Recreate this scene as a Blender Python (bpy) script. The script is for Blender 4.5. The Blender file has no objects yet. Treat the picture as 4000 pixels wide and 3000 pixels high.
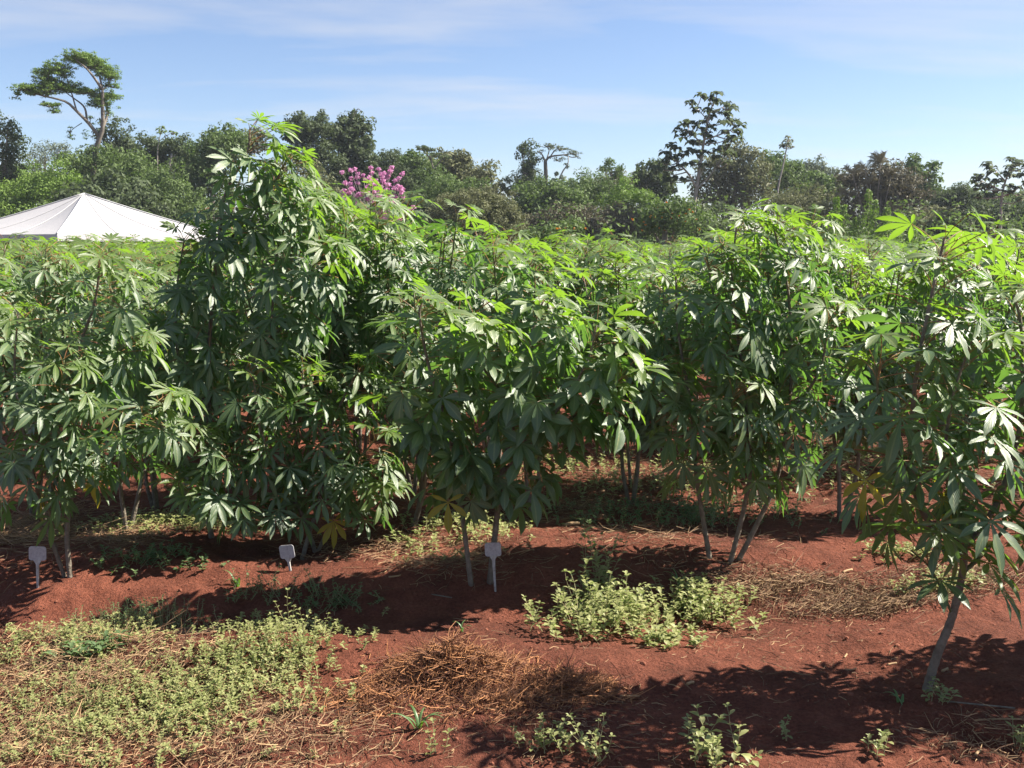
import bpy, math, random
import numpy as np
from mathutils import Vector, Matrix

R = math.radians
scene = bpy.context.scene
C = scene.collection

# ------------------------------------------------------------------ camera, sky, sun, exposure
CAM_H, PITCH = 1.70, math.atan(540 / 4000)
cam_data = bpy.data.cameras.new("camera")
cam = bpy.data.objects.new("camera", cam_data)
C.objects.link(cam)
cam.location = (0, 0, CAM_H)
cam.rotation_euler = (math.pi / 2 - PITCH, 0, 0)
cam_data.sensor_width = 36
cam_data.lens = 36
cam_data.clip_start = 0.05
cam_data.clip_end = 3000
scene.camera = cam

SUN_EL, SUN_AZ = R(46), R(79)      # azimuth clockwise from +Y (north): the sun stands to the right and a little behind the field
sun_dir = Vector((math.sin(SUN_AZ) * math.cos(SUN_EL), math.cos(SUN_AZ) * math.cos(SUN_EL), math.sin(SUN_EL)))
sd = bpy.data.lights.new("sun", 'SUN')
sd.energy = 5.0
sd.angle = R(0.5)
sd.color = (1.0, 0.93, 0.82)
so = bpy.data.objects.new("sun", sd)
C.objects.link(so)
so.rotation_euler = sun_dir.to_track_quat('Z', 'Y').to_euler()
so.location = (30, 20, 40)

world = bpy.data.worlds.new("World")
scene.world = world
world.use_nodes = True
wn, wl = world.node_tree.nodes, world.node_tree.links
wn.clear()
w_out = wn.new('ShaderNodeOutputWorld')
w_bg = wn.new('ShaderNodeBackground')
w_bg.inputs['Strength'].default_value = 0.051
w_sky = wn.new('ShaderNodeTexSky')
w_sky.sky_type = 'NISHITA'
w_sky.sun_disc = False
w_sky.sun_elevation = SUN_EL
w_sky.sun_rotation = SUN_AZ
w_sky.altitude = 400
w_sky.air_density = 1.0
w_sky.dust_density = 0.3
w_sky.ozone_density = 3.0
# thin stretched clouds, laid out on the sky direction
w_tc = wn.new('ShaderNodeTexCoord')
w_sep = wn.new('ShaderNodeSeparateXYZ')
wl.new(w_tc.outputs['Generated'], w_sep.inputs[0])
def wmath(op, a, b=None, clamp=False):
    n = wn.new('ShaderNodeMath'); n.operation = op; n.use_clamp = clamp
    for i, v in enumerate((a, b)):
        if v is None: continue
        if isinstance(v, (int, float)): n.inputs[i].default_value = v
        else: wl.new(v, n.inputs[i])
    return n.outputs[0]
zc = wmath('ADD', wmath('MAXIMUM', w_sep.outputs['Z'], 0.0), 0.10)
cx = wmath('DIVIDE', w_sep.outputs['X'], zc)
cy = wmath('DIVIDE', w_sep.outputs['Y'], zc)
w_cmb = wn.new('ShaderNodeCombineXYZ')
wl.new(wmath('MULTIPLY', cx, 0.55), w_cmb.inputs[0])
wl.new(wmath('MULTIPLY', cy, 1.5), w_cmb.inputs[1])
w_cmb.inputs[2].default_value = 3.7
w_noise = wn.new('ShaderNodeTexNoise')
w_noise.inputs['Scale'].default_value = 1.0
w_noise.inputs['Detail'].default_value = 7
w_noise.inputs['Roughness'].default_value = 0.55
w_noise.inputs['Distortion'].default_value = 0.3
wl.new(w_cmb.outputs[0], w_noise.inputs['Vector'])
w_ramp = wn.new('ShaderNodeValToRGB')
w_ramp.color_ramp.elements[0].position = 0.47
w_ramp.color_ramp.elements[1].position = 0.72
w_ramp.color_ramp.elements[1].color = (0.55, 0.55, 0.55, 1)
wl.new(w_noise.outputs['Fac'], w_ramp.inputs[0])
w_mix = wn.new('ShaderNodeMixRGB')
w_mix.inputs[2].default_value = (6.0, 5.9, 5.9, 1)
wl.new(w_ramp.outputs[0], w_mix.inputs[0])
w_tint = wn.new('ShaderNodeMixRGB'); w_tint.blend_type = 'MULTIPLY'; w_tint.inputs[0].default_value = 1
w_tint.inputs[2].default_value = (1.06, 1.02, 1.09, 1)
wl.new(w_sky.outputs[0], w_tint.inputs[1])
wl.new(w_tint.outputs[0], w_mix.inputs[1])
wl.new(w_mix.outputs[0], w_bg.inputs['Color'])
wl.new(w_bg.outputs[0], w_out.inputs[0])

scene.view_settings.view_transform = 'Standard'
scene.view_settings.look = 'None'
scene.view_settings.exposure = 1.55
scene.view_settings.gamma = 1
scene.view_settings.use_curve_mapping = False
scene.render.engine = 'CYCLES'
scene.cycles.max_bounces = 6
scene.cycles.diffuse_bounces = 2
scene.cycles.glossy_bounces = 2
scene.cycles.transmission_bounces = 4
scene.cycles.transparent_max_bounces = 4
scene.cycles.use_denoising = True

# ------------------------------------------------------------------ pixel -> world
FPX = 4000.0
def ray(px, py):
    v = Vector(((px - 2000) / FPX, -(py - 1500) / FPX, -1)).normalized()
    return Matrix.Rotation(math.pi / 2 - PITCH, 3, 'X') @ v
def at(px, py, D):                      # the point on that line of sight at distance y = D
    v = ray(px, py)
    return Vector((0, 0, CAM_H)) + v * (D / v.y)

# ------------------------------------------------------------------ noise and the ground's height
def _h(ix, iy, s):
    n = (ix.astype(np.int64) * 374761393 + iy.astype(np.int64) * 668265263 + s * 1274126177) & 0x7fffffff
    n = ((n ^ (n >> 13)) * 1103515245) & 0x7fffffff
    n = (n ^ (n >> 16)) & 0xffff
    return n / 65535.0
def vnoise(x, y, s=0):
    x = np.asarray(x, float); y = np.asarray(y, float)
    ix, iy = np.floor(x), np.floor(y)
    fx, fy = x - ix, y - iy
    fx = fx * fx * (3 - 2 * fx); fy = fy * fy * (3 - 2 * fy)
    a, b = _h(ix, iy, s), _h(ix + 1, iy, s)
    c, d = _h(ix, iy + 1, s), _h(ix + 1, iy + 1, s)
    return (a + (b - a) * fx) * (1 - fy) + (c + (d - c) * fx) * fy - 0.5
def gz_coarse(x, y):
    x = np.asarray(x, float); y = np.asarray(y, float)
    z = 0.10 * vnoise(x * 0.9 + 3, y * 0.9, 1) + 0.05 * vnoise(x * 2.3, y * 2.6, 2)
    # low ridge the front plants stand on, shallow furrow in front of it
    z = z + 0.05 * np.exp(-((y - 5.3 - 0.15 * np.sin(x * 1.3)) / 0.35) ** 2)
    z = z - 0.05 * np.exp(-((y - 4.62 - 0.12 * np.sin(x * 1.1 + 1)) / 0.22) ** 2)
    z = z + 0.05 * np.exp(-((y - 4.0 + 0.16 * x) / 0.25) ** 2) * (x > -3)
    fade = 1 / (1 + (np.maximum(y - 12, 0) / 30))
    return z * fade
def gz_fine(x, y):
    z = gz_coarse(x, y)
    m = 0.5 + 1.2 * np.clip(vnoise(np.asarray(x) * 1.3, np.asarray(y) * 1.3, 9) + 0.3, 0, 1)
    z = z + m * 1.35 * (0.026 * vnoise(x * 7, y * 8, 3) + 0.014 * vnoise(x * 17, y * 19, 4) + 0.010 * vnoise(x * 38, y * 41, 5))
    return z
def gz(x, y): return float(gz_coarse(x, y))
def ground_at(px, py):                  # first meeting of that line of sight with the ground
    v = ray(px, py); ys = np.concatenate([np.arange(2.0, 14, .01), np.arange(14, 80, .25)])
    t = ys / v.y; x = v.x * t; z = CAM_H + v.z * t
    hit = np.nonzero(z <= gz_coarse(x, ys))[0]
    k = hit[0] if len(hit) else len(ys) - 1
    return Vector((float(x[k]), float(ys[k]), gz(float(x[k]), float(ys[k]))))

# ------------------------------------------------------------------ helpers
def mesh_from(name, V, faces_list, mats, midx=None, uv=None, tint=None, smooth=True):
    """faces_list: list of (n,k) int arrays (k = 3 or 4)"""
    me = bpy.data.meshes.new(name)
    V = np.asarray(V, np.float32).reshape(-1, 3)
    me.vertices.add(len(V)); me.vertices.foreach_set('co', V.ravel())
    loops = np.concatenate([f.ravel() for f in faces_list]).astype(np.int32)
    tot = np.concatenate([np.full(len(f), f.shape[1], np.int32) for f in faces_list])
    start = np.concatenate([[0], np.cumsum(tot)[:-1]]).astype(np.int32)
    me.loops.add(len(loops)); me.loops.foreach_set('vertex_index', loops)
    me.polygons.add(len(tot)); me.polygons.foreach_set('loop_start', start)
    try: me.polygons.foreach_set('loop_total', tot)
    except Exception: pass
    for m in mats: me.materials.append(m)
    if midx is not None: me.polygons.foreach_set('material_index', np.asarray(midx, np.int32))
    me.polygons.foreach_set('use_smooth', np.full(len(tot), smooth))
    if uv is not None:
        l = me.uv_layers.new(name="uv")
        l.data.foreach_set('uv', np.asarray(uv, np.float32)[loops].ravel())
    if tint is not None:
        a = me.attributes.new('tint', 'FLOAT', 'POINT')
        a.data.foreach_set('value', np.asarray(tint, np.float32))
    me.update(calc_edges=True)
    return me

def link(name, data, parent=None, loc=(0, 0, 0)):
    o = bpy.data.objects.new(name, data)
    C.objects.link(o)
    o.location = loc
    if parent is not None: o.parent = parent
    return o
def tag(o, label=None, cat=None, group=None, kind=None):
    if label: o['label'] = label
    if cat: o['category'] = cat
    if group: o['group'] = group
    if kind: o['kind'] = kind
    return o

class Acc:
    """collects vertices, quads and triangles of one mesh"""
    def __init__(s): s.V, s.Q, s.T, s.qm, s.tm, s.U, s.t, s.n = [], [], [], [], [], [], [], 0
    def add(s, V, Q=None, T=None, m=0, uv=None, tint=0.5):
        V = np.asarray(V, float).reshape(-1, 3); k = len(V)
        s.V.append(V)
        s.U.append(np.zeros((k, 2)) if uv is None else np.asarray(uv, float))
        s.t.append(np.full(k, tint) if np.isscalar(tint) else np.asarray(tint, float))
        if Q is not None and len(Q): Q = np.asarray(Q, int).reshape(-1, 4); s.Q.append(Q + s.n); s.qm.append(np.full(len(Q), m))
        if T is not None and len(T): T = np.asarray(T, int).reshape(-1, 3); s.T.append(T + s.n); s.tm.append(np.full(len(T), m))
        s.n += k
    def mesh(s, name, mats, smooth=True):
        fl, mi = [], []
        if s.Q: fl.append(np.concatenate(s.Q)); mi.append(np.concatenate(s.qm))
        if s.T: fl.append(np.concatenate(s.T)); mi.append(np.concatenate(s.tm))
        return mesh_from(name, np.concatenate(s.V), fl, mats, np.concatenate(mi), np.concatenate(s.U), np.concatenate(s.t), smooth)
    def tube(s, P, r, n=6, m=0, cap=True, tint=0.5, node=0.0, rng=None):
        P = np.asarray(P, float); K = len(P); r = np.broadcast_to(np.asarray(r, float), (K,))
        T = np.gradient(P, axis=0); T /= np.linalg.norm(T, axis=1)[:, None] + 1e-9
        ref = np.array([0.0, 0, 1]) if abs(T[0][2]) < 0.9 else np.array([1.0, 0, 0])
        V = []
        a = np.cross(T[0], ref); a /= np.linalg.norm(a)
        ang = np.arange(n) * 2 * np.pi / n
        for i in range(K):
            a = a - T[i] * np.dot(a, T[i]); a /= np.linalg.norm(a) + 1e-9
            b = np.cross(T[i], a)
            rr = r[i] * (1 + (node if i % 2 else -node * 0.4))
            V.append(P[i] + rr * (np.cos(ang)[:, None] * a + np.sin(ang)[:, None] * b))
        V = np.concatenate(V)
        Q = []
        for i in range(K - 1):
            for j in range(n):
                Q.append((i * n + j, i * n + (j + 1) % n, (i + 1) * n + (j + 1) % n, (i + 1) * n + j))
        T3 = []
        if cap:
            V = np.concatenate([V, P[-1:] , P[:1]]); e = K * n
            for j in range(n):
                T3.append(((K - 1) * n + j, (K - 1) * n + (j + 1) % n, e))
                T3.append(((j + 1) % n, j, e + 1))
        uv = np.zeros((len(V), 2)); uv[:K * n, 1] = np.repeat(np.arange(K), n)
        s.add(V, Q, T3, m, uv, tint)

def bez(P, n):
    """smooth polyline through points (Catmull-Rom)"""
    P = [np.asarray(p, float) for p in P]
    if len(P) < 3:
        return np.array([P[0] + (P[-1] - P[0]) * t for t in np.linspace(0, 1, n)])
    Q = [2 * P[0] - P[1]] + P + [2 * P[-1] - P[-2]]
    out = []
    seg = len(P) - 1
    for t in np.linspace(0, seg, n):
        i = min(int(t), seg - 1); u = t - i
        a, b, c, d = Q[i], Q[i + 1], Q[i + 2], Q[i + 3]
        out.append(0.5 * (2 * b + (c - a) * u + (2 * a - 5 * b + 4 * c - d) * u * u + (3 * b - a - 3 * c + d) * u ** 3))
    return np.array(out)

# ------------------------------------------------------------------ materials
def new_mat(name):
    m = bpy.data.materials.new(name); m.use_nodes = True
    nt = m.node_tree; nt.nodes.clear()
    return m, nt.nodes, nt.links
def N(nodes, t, **kw):
    n = nodes.new(t)
    for k, v in kw.items(): setattr(n, k, v)
    return n
def setin(n, d):
    for k, v in d.items(): n.inputs[k].default_value = v
def rgb(c): return (c[0], c[1], c[2], 1)

def mat_simple(name, c1, c2, scale=8, rough=0.8, bump=0.0, bscale=60, spec=0.3, detail=5, use_tint=False):
    m, nd, ln = new_mat(name)
    out = N(nd, 'ShaderNodeOutputMaterial'); b = N(nd, 'ShaderNodeBsdfPrincipled')
    tc = N(nd, 'ShaderNodeTexCoord'); no = N(nd, 'ShaderNodeTexNoise')
    setin(no, {'Scale': scale, 'Detail': detail, 'Roughness': 0.65})
    ln.new(tc.outputs['Object'], no.inputs['Vector'])
    mx = N(nd, 'ShaderNodeMixRGB'); mx.inputs[1].default_value = rgb(c1); mx.inputs[2].default_value = rgb(c2)
    rp = N(nd, 'ShaderNodeMapRange'); setin(rp, {'From Min': 0.3, 'From Max': 0.7})
    if use_tint:
        at_ = N(nd, 'ShaderNodeAttribute'); at_.attribute_name = 'tint'
        ln.new(at_.outputs['Fac'], mx.inputs[0])
    else:
        ln.new(no.outputs['Fac'], rp.inputs['Value']); ln.new(rp.outputs[0], mx.inputs[0])
    ln.new(mx.outputs[0], b.inputs['Base Color'])
    setin(b, {'Roughness': rough, 'Specular IOR Level': spec})
    if bump:
        n2 = N(nd, 'ShaderNodeTexNoise'); setin(n2, {'Scale': bscale, 'Detail': 6})
        ln.new(tc.outputs['Object'], n2.inputs['Vector'])
        bp = N(nd, 'ShaderNodeBump'); setin(bp, {'Strength': bump, 'Distance': 0.02})
        ln.new(n2.outputs['Fac'], bp.inputs['Height']); ln.new(bp.outputs[0], b.inputs['Normal'])
    ln.new(b.outputs[0], out.inputs[0])
    return m

def mat_leaf(name, top, top2, under, trans, tfac=0.35, rough=0.42, spec=0.5, rnd='object', veins=False, noise_scale=0.6, sheen=0.0):
    """leaf: its own colour above and below, light shines through, waxy gloss"""
    m, nd, ln = new_mat(name)
    out = N(nd, 'ShaderNodeOutputMaterial'); b = N(nd, 'ShaderNodeBsdfPrincipled'); tr = N(nd, 'ShaderNodeBsdfTranslucent')
    geo = N(nd, 'ShaderNodeNewGeometry')
    mx = N(nd, 'ShaderNodeMixRGB'); mx.inputs[1].default_value = rgb(top); mx.inputs[2].default_value = rgb(top2)
    if rnd == 'object':
        oi = N(nd, 'ShaderNodeObjectInfo'); ad = N(nd, 'ShaderNodeMath', operation='ADD')
        at_ = N(nd, 'ShaderNodeAttribute'); at_.attribute_name = 'tint'
        ln.new(oi.outputs['Random'], ad.inputs[0]); ln.new(at_.outputs['Fac'], ad.inputs[1])
        ml = N(nd, 'ShaderNodeMath', operation='MULTIPLY'); ml.inputs[1].default_value = 0.5
        ln.new(ad.outputs[0], ml.inputs[0]); fac = ml.outputs[0]
    else:
        at_ = N(nd, 'ShaderNodeAttribute'); at_.attribute_name = 'tint'
        tc = N(nd, 'ShaderNodeTexCoord'); no = N(nd, 'ShaderNodeTexNoise')
        setin(no, {'Scale': noise_scale, 'Detail': 3}); ln.new(tc.outputs['Object'], no.inputs['Vector'])
        ad = N(nd, 'ShaderNodeMath', operation='ADD'); ln.new(at_.outputs['Fac'], ad.inputs[0]); ln.new(no.outputs['Fac'], ad.inputs[1])
        ml = N(nd, 'ShaderNodeMath', operation='MULTIPLY_ADD'); ml.inputs[1].default_value = 1.0; ml.inputs[2].default_value = -0.5; ml.use_clamp = True
        ln.new(ad.outputs[0], ml.inputs[0]); fac = ml.outputs[0]
    ln.new(fac, mx.inputs[0])
    col = mx.outputs[0]
    if veins:
        uv = N(nd, 'ShaderNodeUVMap'); sp = N(nd, 'ShaderNodeSeparateXYZ'); ln.new(uv.outputs[0], sp.inputs[0])
        d = N(nd, 'ShaderNodeMath', operation='SUBTRACT'); d.inputs[1].default_value = 0.5; ln.new(sp.outputs[0], d.inputs[0])
        a = N(nd, 'ShaderNodeMath', operation='ABSOLUTE'); ln.new(d.outputs[0], a.inputs[0])
        mr = N(nd, 'ShaderNodeMapRange'); setin(mr, {'From Min': 0.03, 'From Max': 0.09, 'To Min': 0.7, 'To Max': 0.0}); ln.new(a.outputs[0], mr.inputs['Value'])
        # side veins
        k = N(nd, 'ShaderNodeMath', operation='MULTIPLY_ADD'); k.inputs[1].default_value = -0.7; ln.new(a.outputs[0], k.inputs[0]); ln.new(sp.outputs[1], k.inputs[2])
        s1 = N(nd, 'ShaderNodeMath', operation='MULTIPLY'); s1.inputs[1].default_value = 62; ln.new(k.outputs[0], s1.inputs[0])
        s2 = N(nd, 'ShaderNodeMath', operation='SINE'); ln.new(s1.outputs[0], s2.inputs[0])
        m2 = N(nd, 'ShaderNodeMapRange'); setin(m2, {'From Min': 0.8, 'From Max': 1.0, 'To Min': 0.0, 'To Max': 0.28}); ln.new(s2.outputs[0], m2.inputs['Value'])
        mxx = N(nd, 'ShaderNodeMath', operation='MAXIMUM'); ln.new(mr.outputs[0], mxx.inputs[0]); ln.new(m2.outputs[0], mxx.inputs[1])
        mv = N(nd, 'ShaderNodeMixRGB'); ln.new(mxx.outputs[0], mv.inputs[0]); ln.new(col, mv.inputs[1]); mv.inputs[2].default_value = (0.22, 0.26, 0.09, 1)
        col = mv.outputs[0]
        tcs = N(nd, 'ShaderNodeTexCoord'); ns = N(nd, 'ShaderNodeTexNoise'); setin(ns, {'Scale': 34, 'Detail': 3, 'Roughness': 0.7}); ln.new(tcs.outputs['Object'], ns.inputs['Vector'])
        sr = N(nd, 'ShaderNodeMapRange'); setin(sr, {'From Min': 0.60, 'From Max': 0.72, 'To Min': 0.0, 'To Max': 0.55}); ln.new(ns.outputs['Fac'], sr.inputs['Value'])
        sm = N(nd, 'ShaderNodeMixRGB'); ln.new(sr.outputs[0], sm.inputs[0]); ln.new(col, sm.inputs[1]); sm.inputs[2].default_value = (0.20, 0.17, 0.05, 1); col = sm.outputs[0]
        bp = N(nd, 'ShaderNodeBump'); setin(bp, {'Strength': 0.22, 'Distance': 0.003}); ln.new(s2.outputs[0], bp.inputs['Height'])
        ln.new(bp.outputs[0], b.inputs['Normal'])
    mu = N(nd, 'ShaderNodeMixRGB'); ln.new(geo.outputs['Backfacing'], mu.inputs[0]); ln.new(col, mu.inputs[1]); mu.inputs[2].default_value = rgb(under)
    ln.new(mu.outputs[0], b.inputs['Base Color'])
    setin(b, {'Roughness': rough, 'Specular IOR Level': spec})
    setin(b, {'Sheen Weight': sheen, 'Sheen Roughness': 0.45}); b.inputs['Sheen Tint'].default_value = (0.85, 1.0, 0.75, 1)
    tr.inputs['Color'].default_value = rgb(trans)
    ms = N(nd, 'ShaderNodeMixShader'); ms.inputs[0].default_value = tfac
    ln.new(b.outputs[0], ms.inputs[1]); ln.new(tr.outputs[0], ms.inputs[2]); ln.new(ms.outputs[0], out.inputs[0])
    return m

M = {}
M['leaf_mature'] = mat_leaf('cassava_leaf_mature', (0.042, 0.088, 0.032), (0.088, 0.145, 0.050), (0.075, 0.115, 0.062), (0.17, 0.36, 0.045), 0.33, 0.43, 0.9, veins=True)
M['leaf_young'] = mat_leaf('cassava_leaf_young', (0.075, 0.13, 0.03), (0.10, 0.155, 0.035), (0.09, 0.14, 0.055), (0.24, 0.43, 0.03), 0.42, 0.42, 0.8, veins=True)
M['leaf_yellow'] = mat_leaf('cassava_leaf_yellowing', (0.30, 0.26, 0.04), (0.22, 0.22, 0.03), (0.28, 0.27, 0.08), (0.6, 0.5, 0.03), 0.4, 0.5, 0.3, veins=True)
M['petiole'] = mat_simple('petiole', (0.234, 0.203, 0.062), (0.265, 0.070, 0.047), 14, 0.45)
M['stem'] = mat_simple('cassava_stem', (0.10, 0.082, 0.062), (0.21, 0.18, 0.14), 30, 0.75, 0.5, 90)
M['stem_green'] = mat_simple('cassava_green_stem', (0.06, 0.085, 0.035), (0.13, 0.13, 0.06), 20, 0.6, 0.3, 90)
def mat_soil():
    m, nd, ln = new_mat('red_soil')
    out = N(nd, 'ShaderNodeOutputMaterial'); b = N(nd, 'ShaderNodeBsdfPrincipled'); tc = N(nd, 'ShaderNodeTexCoord')
    def noise(sc, det=6, ro=0.6):
        n = N(nd, 'ShaderNodeTexNoise'); setin(n, {'Scale': sc, 'Detail': det, 'Roughness': ro}); ln.new(tc.outputs['Object'], n.inputs['Vector']); return n
    n1, n2, n3 = noise(1.3), noise(9), noise(75, 4, 0.7)
    r1 = N(nd, 'ShaderNodeValToRGB'); e = r1.color_ramp.elements
    e[0].position = 0.30; e[0].color = (0.095, 0.034, 0.022, 1); e[1].position = 0.72; e[1].color = (0.225, 0.076, 0.045, 1)
    ln.new(n1.outputs['Fac'], r1.inputs[0])
    r2 = N(nd, 'ShaderNodeValToRGB'); e = r2.color_ramp.elements
    e[0].position = 0.32; e[0].color = (0.72, 0.68, 0.66, 1); e[1].position = 0.68; e[1].color = (1.18, 1.16, 1.14, 1)
    ln.new(n2.outputs['Fac'], r2.inputs[0])
    r3 = N(nd, 'ShaderNodeValToRGB'); e = r3.color_ramp.elements
    e[0].position = 0.30; e[0].color = (0.62, 0.6, 0.6, 1); e[1].position = 0.66; e[1].color = (1.25, 1.27, 1.3, 1)
    ln.new(n3.outputs['Fac'], r3.inputs[0])
    a = N(nd, 'ShaderNodeMixRGB', blend_type='MULTIPLY'); a.inputs[0].default_value = 1
    c = N(nd, 'ShaderNodeMixRGB', blend_type='MULTIPLY'); c.inputs[0].default_value = 1
    ln.new(r1.outputs[0], a.inputs[1]); ln.new(r2.outputs[0], a.inputs[2]); ln.new(a.outputs[0], c.inputs[1]); ln.new(r3.outputs[0], c.inputs[2])
    ln.new(c.outputs[0], b.inputs['Base Color'])
    setin(b, {'Roughness': 0.95, 'Specular IOR Level': 0.15})
    h = N(nd, 'ShaderNodeMath', operation='MULTIPLY_ADD'); h.inputs[1].default_value = 0.5
    ln.new(n3.outputs['Fac'], h.inputs[0]); n4 = noise(28, 6, 0.7); ln.new(n4.outputs['Fac'], h.inputs[2])
    bp = N(nd, 'ShaderNodeBump'); setin(bp, {'Strength': 1.0, 'Distance': 0.03}); ln.new(h.outputs[0], bp.inputs['Height']); ln.new(bp.outputs[0], b.inputs['Normal'])
    ln.new(b.outputs[0], out.inputs[0])
    return m
M['soil'] = mat_soil()
M['clod'] = mat_simple('soil_clod', (0.125, 0.045, 0.028), (0.234, 0.090, 0.055), 6, 0.95, 0.5, 90, 0.15)
M['straw'] = mat_simple('straw', (0.085, 0.030, 0.015), (0.38, 0.17, 0.065), 5, 0.7, use_tint=True)
M['straw_pale'] = mat_simple('straw_pale', (0.10, 0.050, 0.026), (0.38, 0.245, 0.125), 5, 0.7, use_tint=True)
M['weed'] = mat_leaf('weed_leaf', (0.15, 0.17, 0.055), (0.33, 0.33, 0.14), (0.24, 0.26, 0.12), (0.35, 0.50, 0.10), 0.28, 0.5, 0.4, rnd='tint', noise_scale=3)
M['weed_dark'] = mat_leaf('weed_leaf_green', (0.070, 0.117, 0.047), (0.133, 0.187, 0.078), (0.125, 0.172, 0.094), (0.156, 0.312, 0.039), 0.28, 0.5, 0.4, rnd='tint', noise_scale=3)
M['weed_stem'] = mat_simple('weed_stem', (0.24, 0.26, 0.12), (0.38, 0.30, 0.16), 8, 0.7)
M['grass'] = mat_leaf('grass_blade', (0.055, 0.140, 0.023), (0.125, 0.218, 0.039), (0.094, 0.172, 0.062), (0.234, 0.468, 0.039), 0.35, 0.4, 0.5, rnd='tint')
M['bark'] = mat_simple('bark_grey', (0.19, 0.165, 0.14), (0.40, 0.36, 0.31), 3, 0.85, 0.6, 12)
M['bark_dark'] = mat_simple('bark_dark', (0.10, 0.085, 0.07), (0.22, 0.19, 0.155), 3, 0.85, 0.6, 12)
def crown_mat(name, a, b, tr, tf=0.25, rough=0.55):
    return mat_leaf(name, a, b, tuple(min(1, (p + q) * 0.55) for p, q in zip(a, b)), tr, tf, rough, 0.10, rnd='tint', noise_scale=0.35)
M['crown_dark'] = crown_mat('crown_dark_green', (0.048, 0.068, 0.038), (0.100, 0.124, 0.059), (0.114, 0.162, 0.048))
M['crown_mid'] = crown_mat('crown_mid_green', (0.062, 0.095, 0.038), (0.129, 0.171, 0.062), (0.152, 0.248, 0.048))
M['crown_bright'] = crown_mat('crown_bright_green', (0.085, 0.143, 0.038), (0.171, 0.237, 0.057), (0.209, 0.362, 0.038))
M['crown_olive'] = crown_mat('crown_olive_green', (0.091, 0.100, 0.053), (0.171, 0.176, 0.085), (0.162, 0.181, 0.067))
M['crown_brown'] = crown_mat('crown_brown_green', (0.076, 0.068, 0.049), (0.143, 0.133, 0.081), (0.104, 0.095, 0.048))
M['crown_grey'] = crown_mat('crown_grey_green', (0.095, 0.124, 0.081), (0.181, 0.209, 0.143), (0.152, 0.190, 0.095))
M['blossom'] = mat_leaf('pink_blossom', (0.46, 0.20, 0.38), (0.66, 0.38, 0.58), (0.52, 0.28, 0.45), (0.8, 0.3, 0.55), 0.35, 0.6, 0.1, rnd='tint')
M['orange'] = mat_leaf('orange_blossom', (0.624, 0.172, 0.016), (0.702, 0.328, 0.023), (0.546, 0.195, 0.023), (0.702, 0.234, 0.016), 0.3, 0.6, 0.2, rnd='tint')
M['canvas'] = None
def mat_canvas():
    m, nd, ln = new_mat('white_tarpaulin')
    out = N(nd, 'ShaderNodeOutputMaterial'); b = N(nd, 'ShaderNodeBsdfPrincipled'); tc = N(nd, 'ShaderNodeTexCoord')
    n = N(nd, 'ShaderNodeTexNoise'); setin(n, {'Scale': 1.2, 'Detail': 6}); ln.new(tc.outputs['Object'], n.inputs['Vector'])
    mx = N(nd, 'ShaderNodeMixRGB'); mx.inputs[1].default_value = (0.40, 0.39, 0.40, 1); mx.inputs[2].default_value = (0.46, 0.45, 0.45, 1); ln.new(n.outputs['Fac'], mx.inputs[0])
    ln.new(mx.outputs[0], b.inputs['Base Color']); setin(b, {'Roughness': 0.6, 'Specular IOR Level': 0.3})
    w = N(nd, 'ShaderNodeTexNoise'); setin(w, {'Scale': 2.2, 'Detail': 3, 'Distortion': 1.5}); ln.new(tc.outputs['Object'], w.inputs['Vector'])
    bp = N(nd, 'ShaderNodeBump'); setin(bp, {'Strength': 0.12, 'Distance': 0.1}); ln.new(w.outputs['Fac'], bp.inputs['Height']); ln.new(bp.outputs[0], b.inputs['Normal'])
    t = N(nd, 'ShaderNodeBsdfTranslucent'); t.inputs[0].default_value = (0.8, 0.8, 0.8, 1)
    ms = N(nd, 'ShaderNodeMixShader'); ms.inputs[0].default_value = 0.12; ln.new(b.outputs[0], ms.inputs[1]); ln.new(t.outputs[0], ms.inputs[2]); ln.new(ms.outputs[0], out.inputs[0])
    return m
M['canvas'] = mat_canvas()
M['seam'] = mat_simple('tent_seam', (0.375, 0.375, 0.375), (0.450, 0.450, 0.450), 3, 0.6)
M['metal'] = mat_simple('painted_steel', (0.429, 0.437, 0.452), (0.515, 0.523, 0.530), 4, 0.4)
M['plate'] = mat_simple('label_plate', (0.26, 0.25, 0.26), (0.42, 0.41, 0.42), 55, 0.55, 0.2, 120)
M['stake'] = mat_simple('label_stake', (0.234, 0.211, 0.187), (0.484, 0.476, 0.468), 60, 0.7, 0.3, 120)

# ------------------------------------------------------------------ ground
def build_ground():
    def axis(lo, hi, step, far, grow):
        a = list(np.arange(lo, hi, step)); s = step; v = a[-1]
        while v < far: s *= grow; v += s; a.append(v)
        return a
    ys = axis(2.6, 8.6, 0.022, 900, 1.07)
    ys = [-60, -20, -6, -1, 1.2, 2.0, 2.35] + ys
    xr = axis(0, 4.0, 0.022, 900, 1.09)
    xs = sorted([-v for v in xr[1:]] + xr)
    X, Y = np.meshgrid(np.array(xs), np.array(ys))
    Z = gz_fine(X, Y)
    V = np.stack([X, Y, Z], -1).reshape(-1, 3)
    nx, ny = len(xs), len(ys)
    i = np.arange(nx * ny).reshape(ny, nx)
    Q = np.stack([i[:-1, :-1], i[:-1, 1:], i[1:, 1:], i[1:, :-1]], -1).reshape(-1, 4)
    me = mesh_from('ground', V, [Q], [M['soil']])
    return tag(link('ground', me), 'red bare soil ground under the whole cassava field', 'ground', kind='structure')
build_ground()

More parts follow.
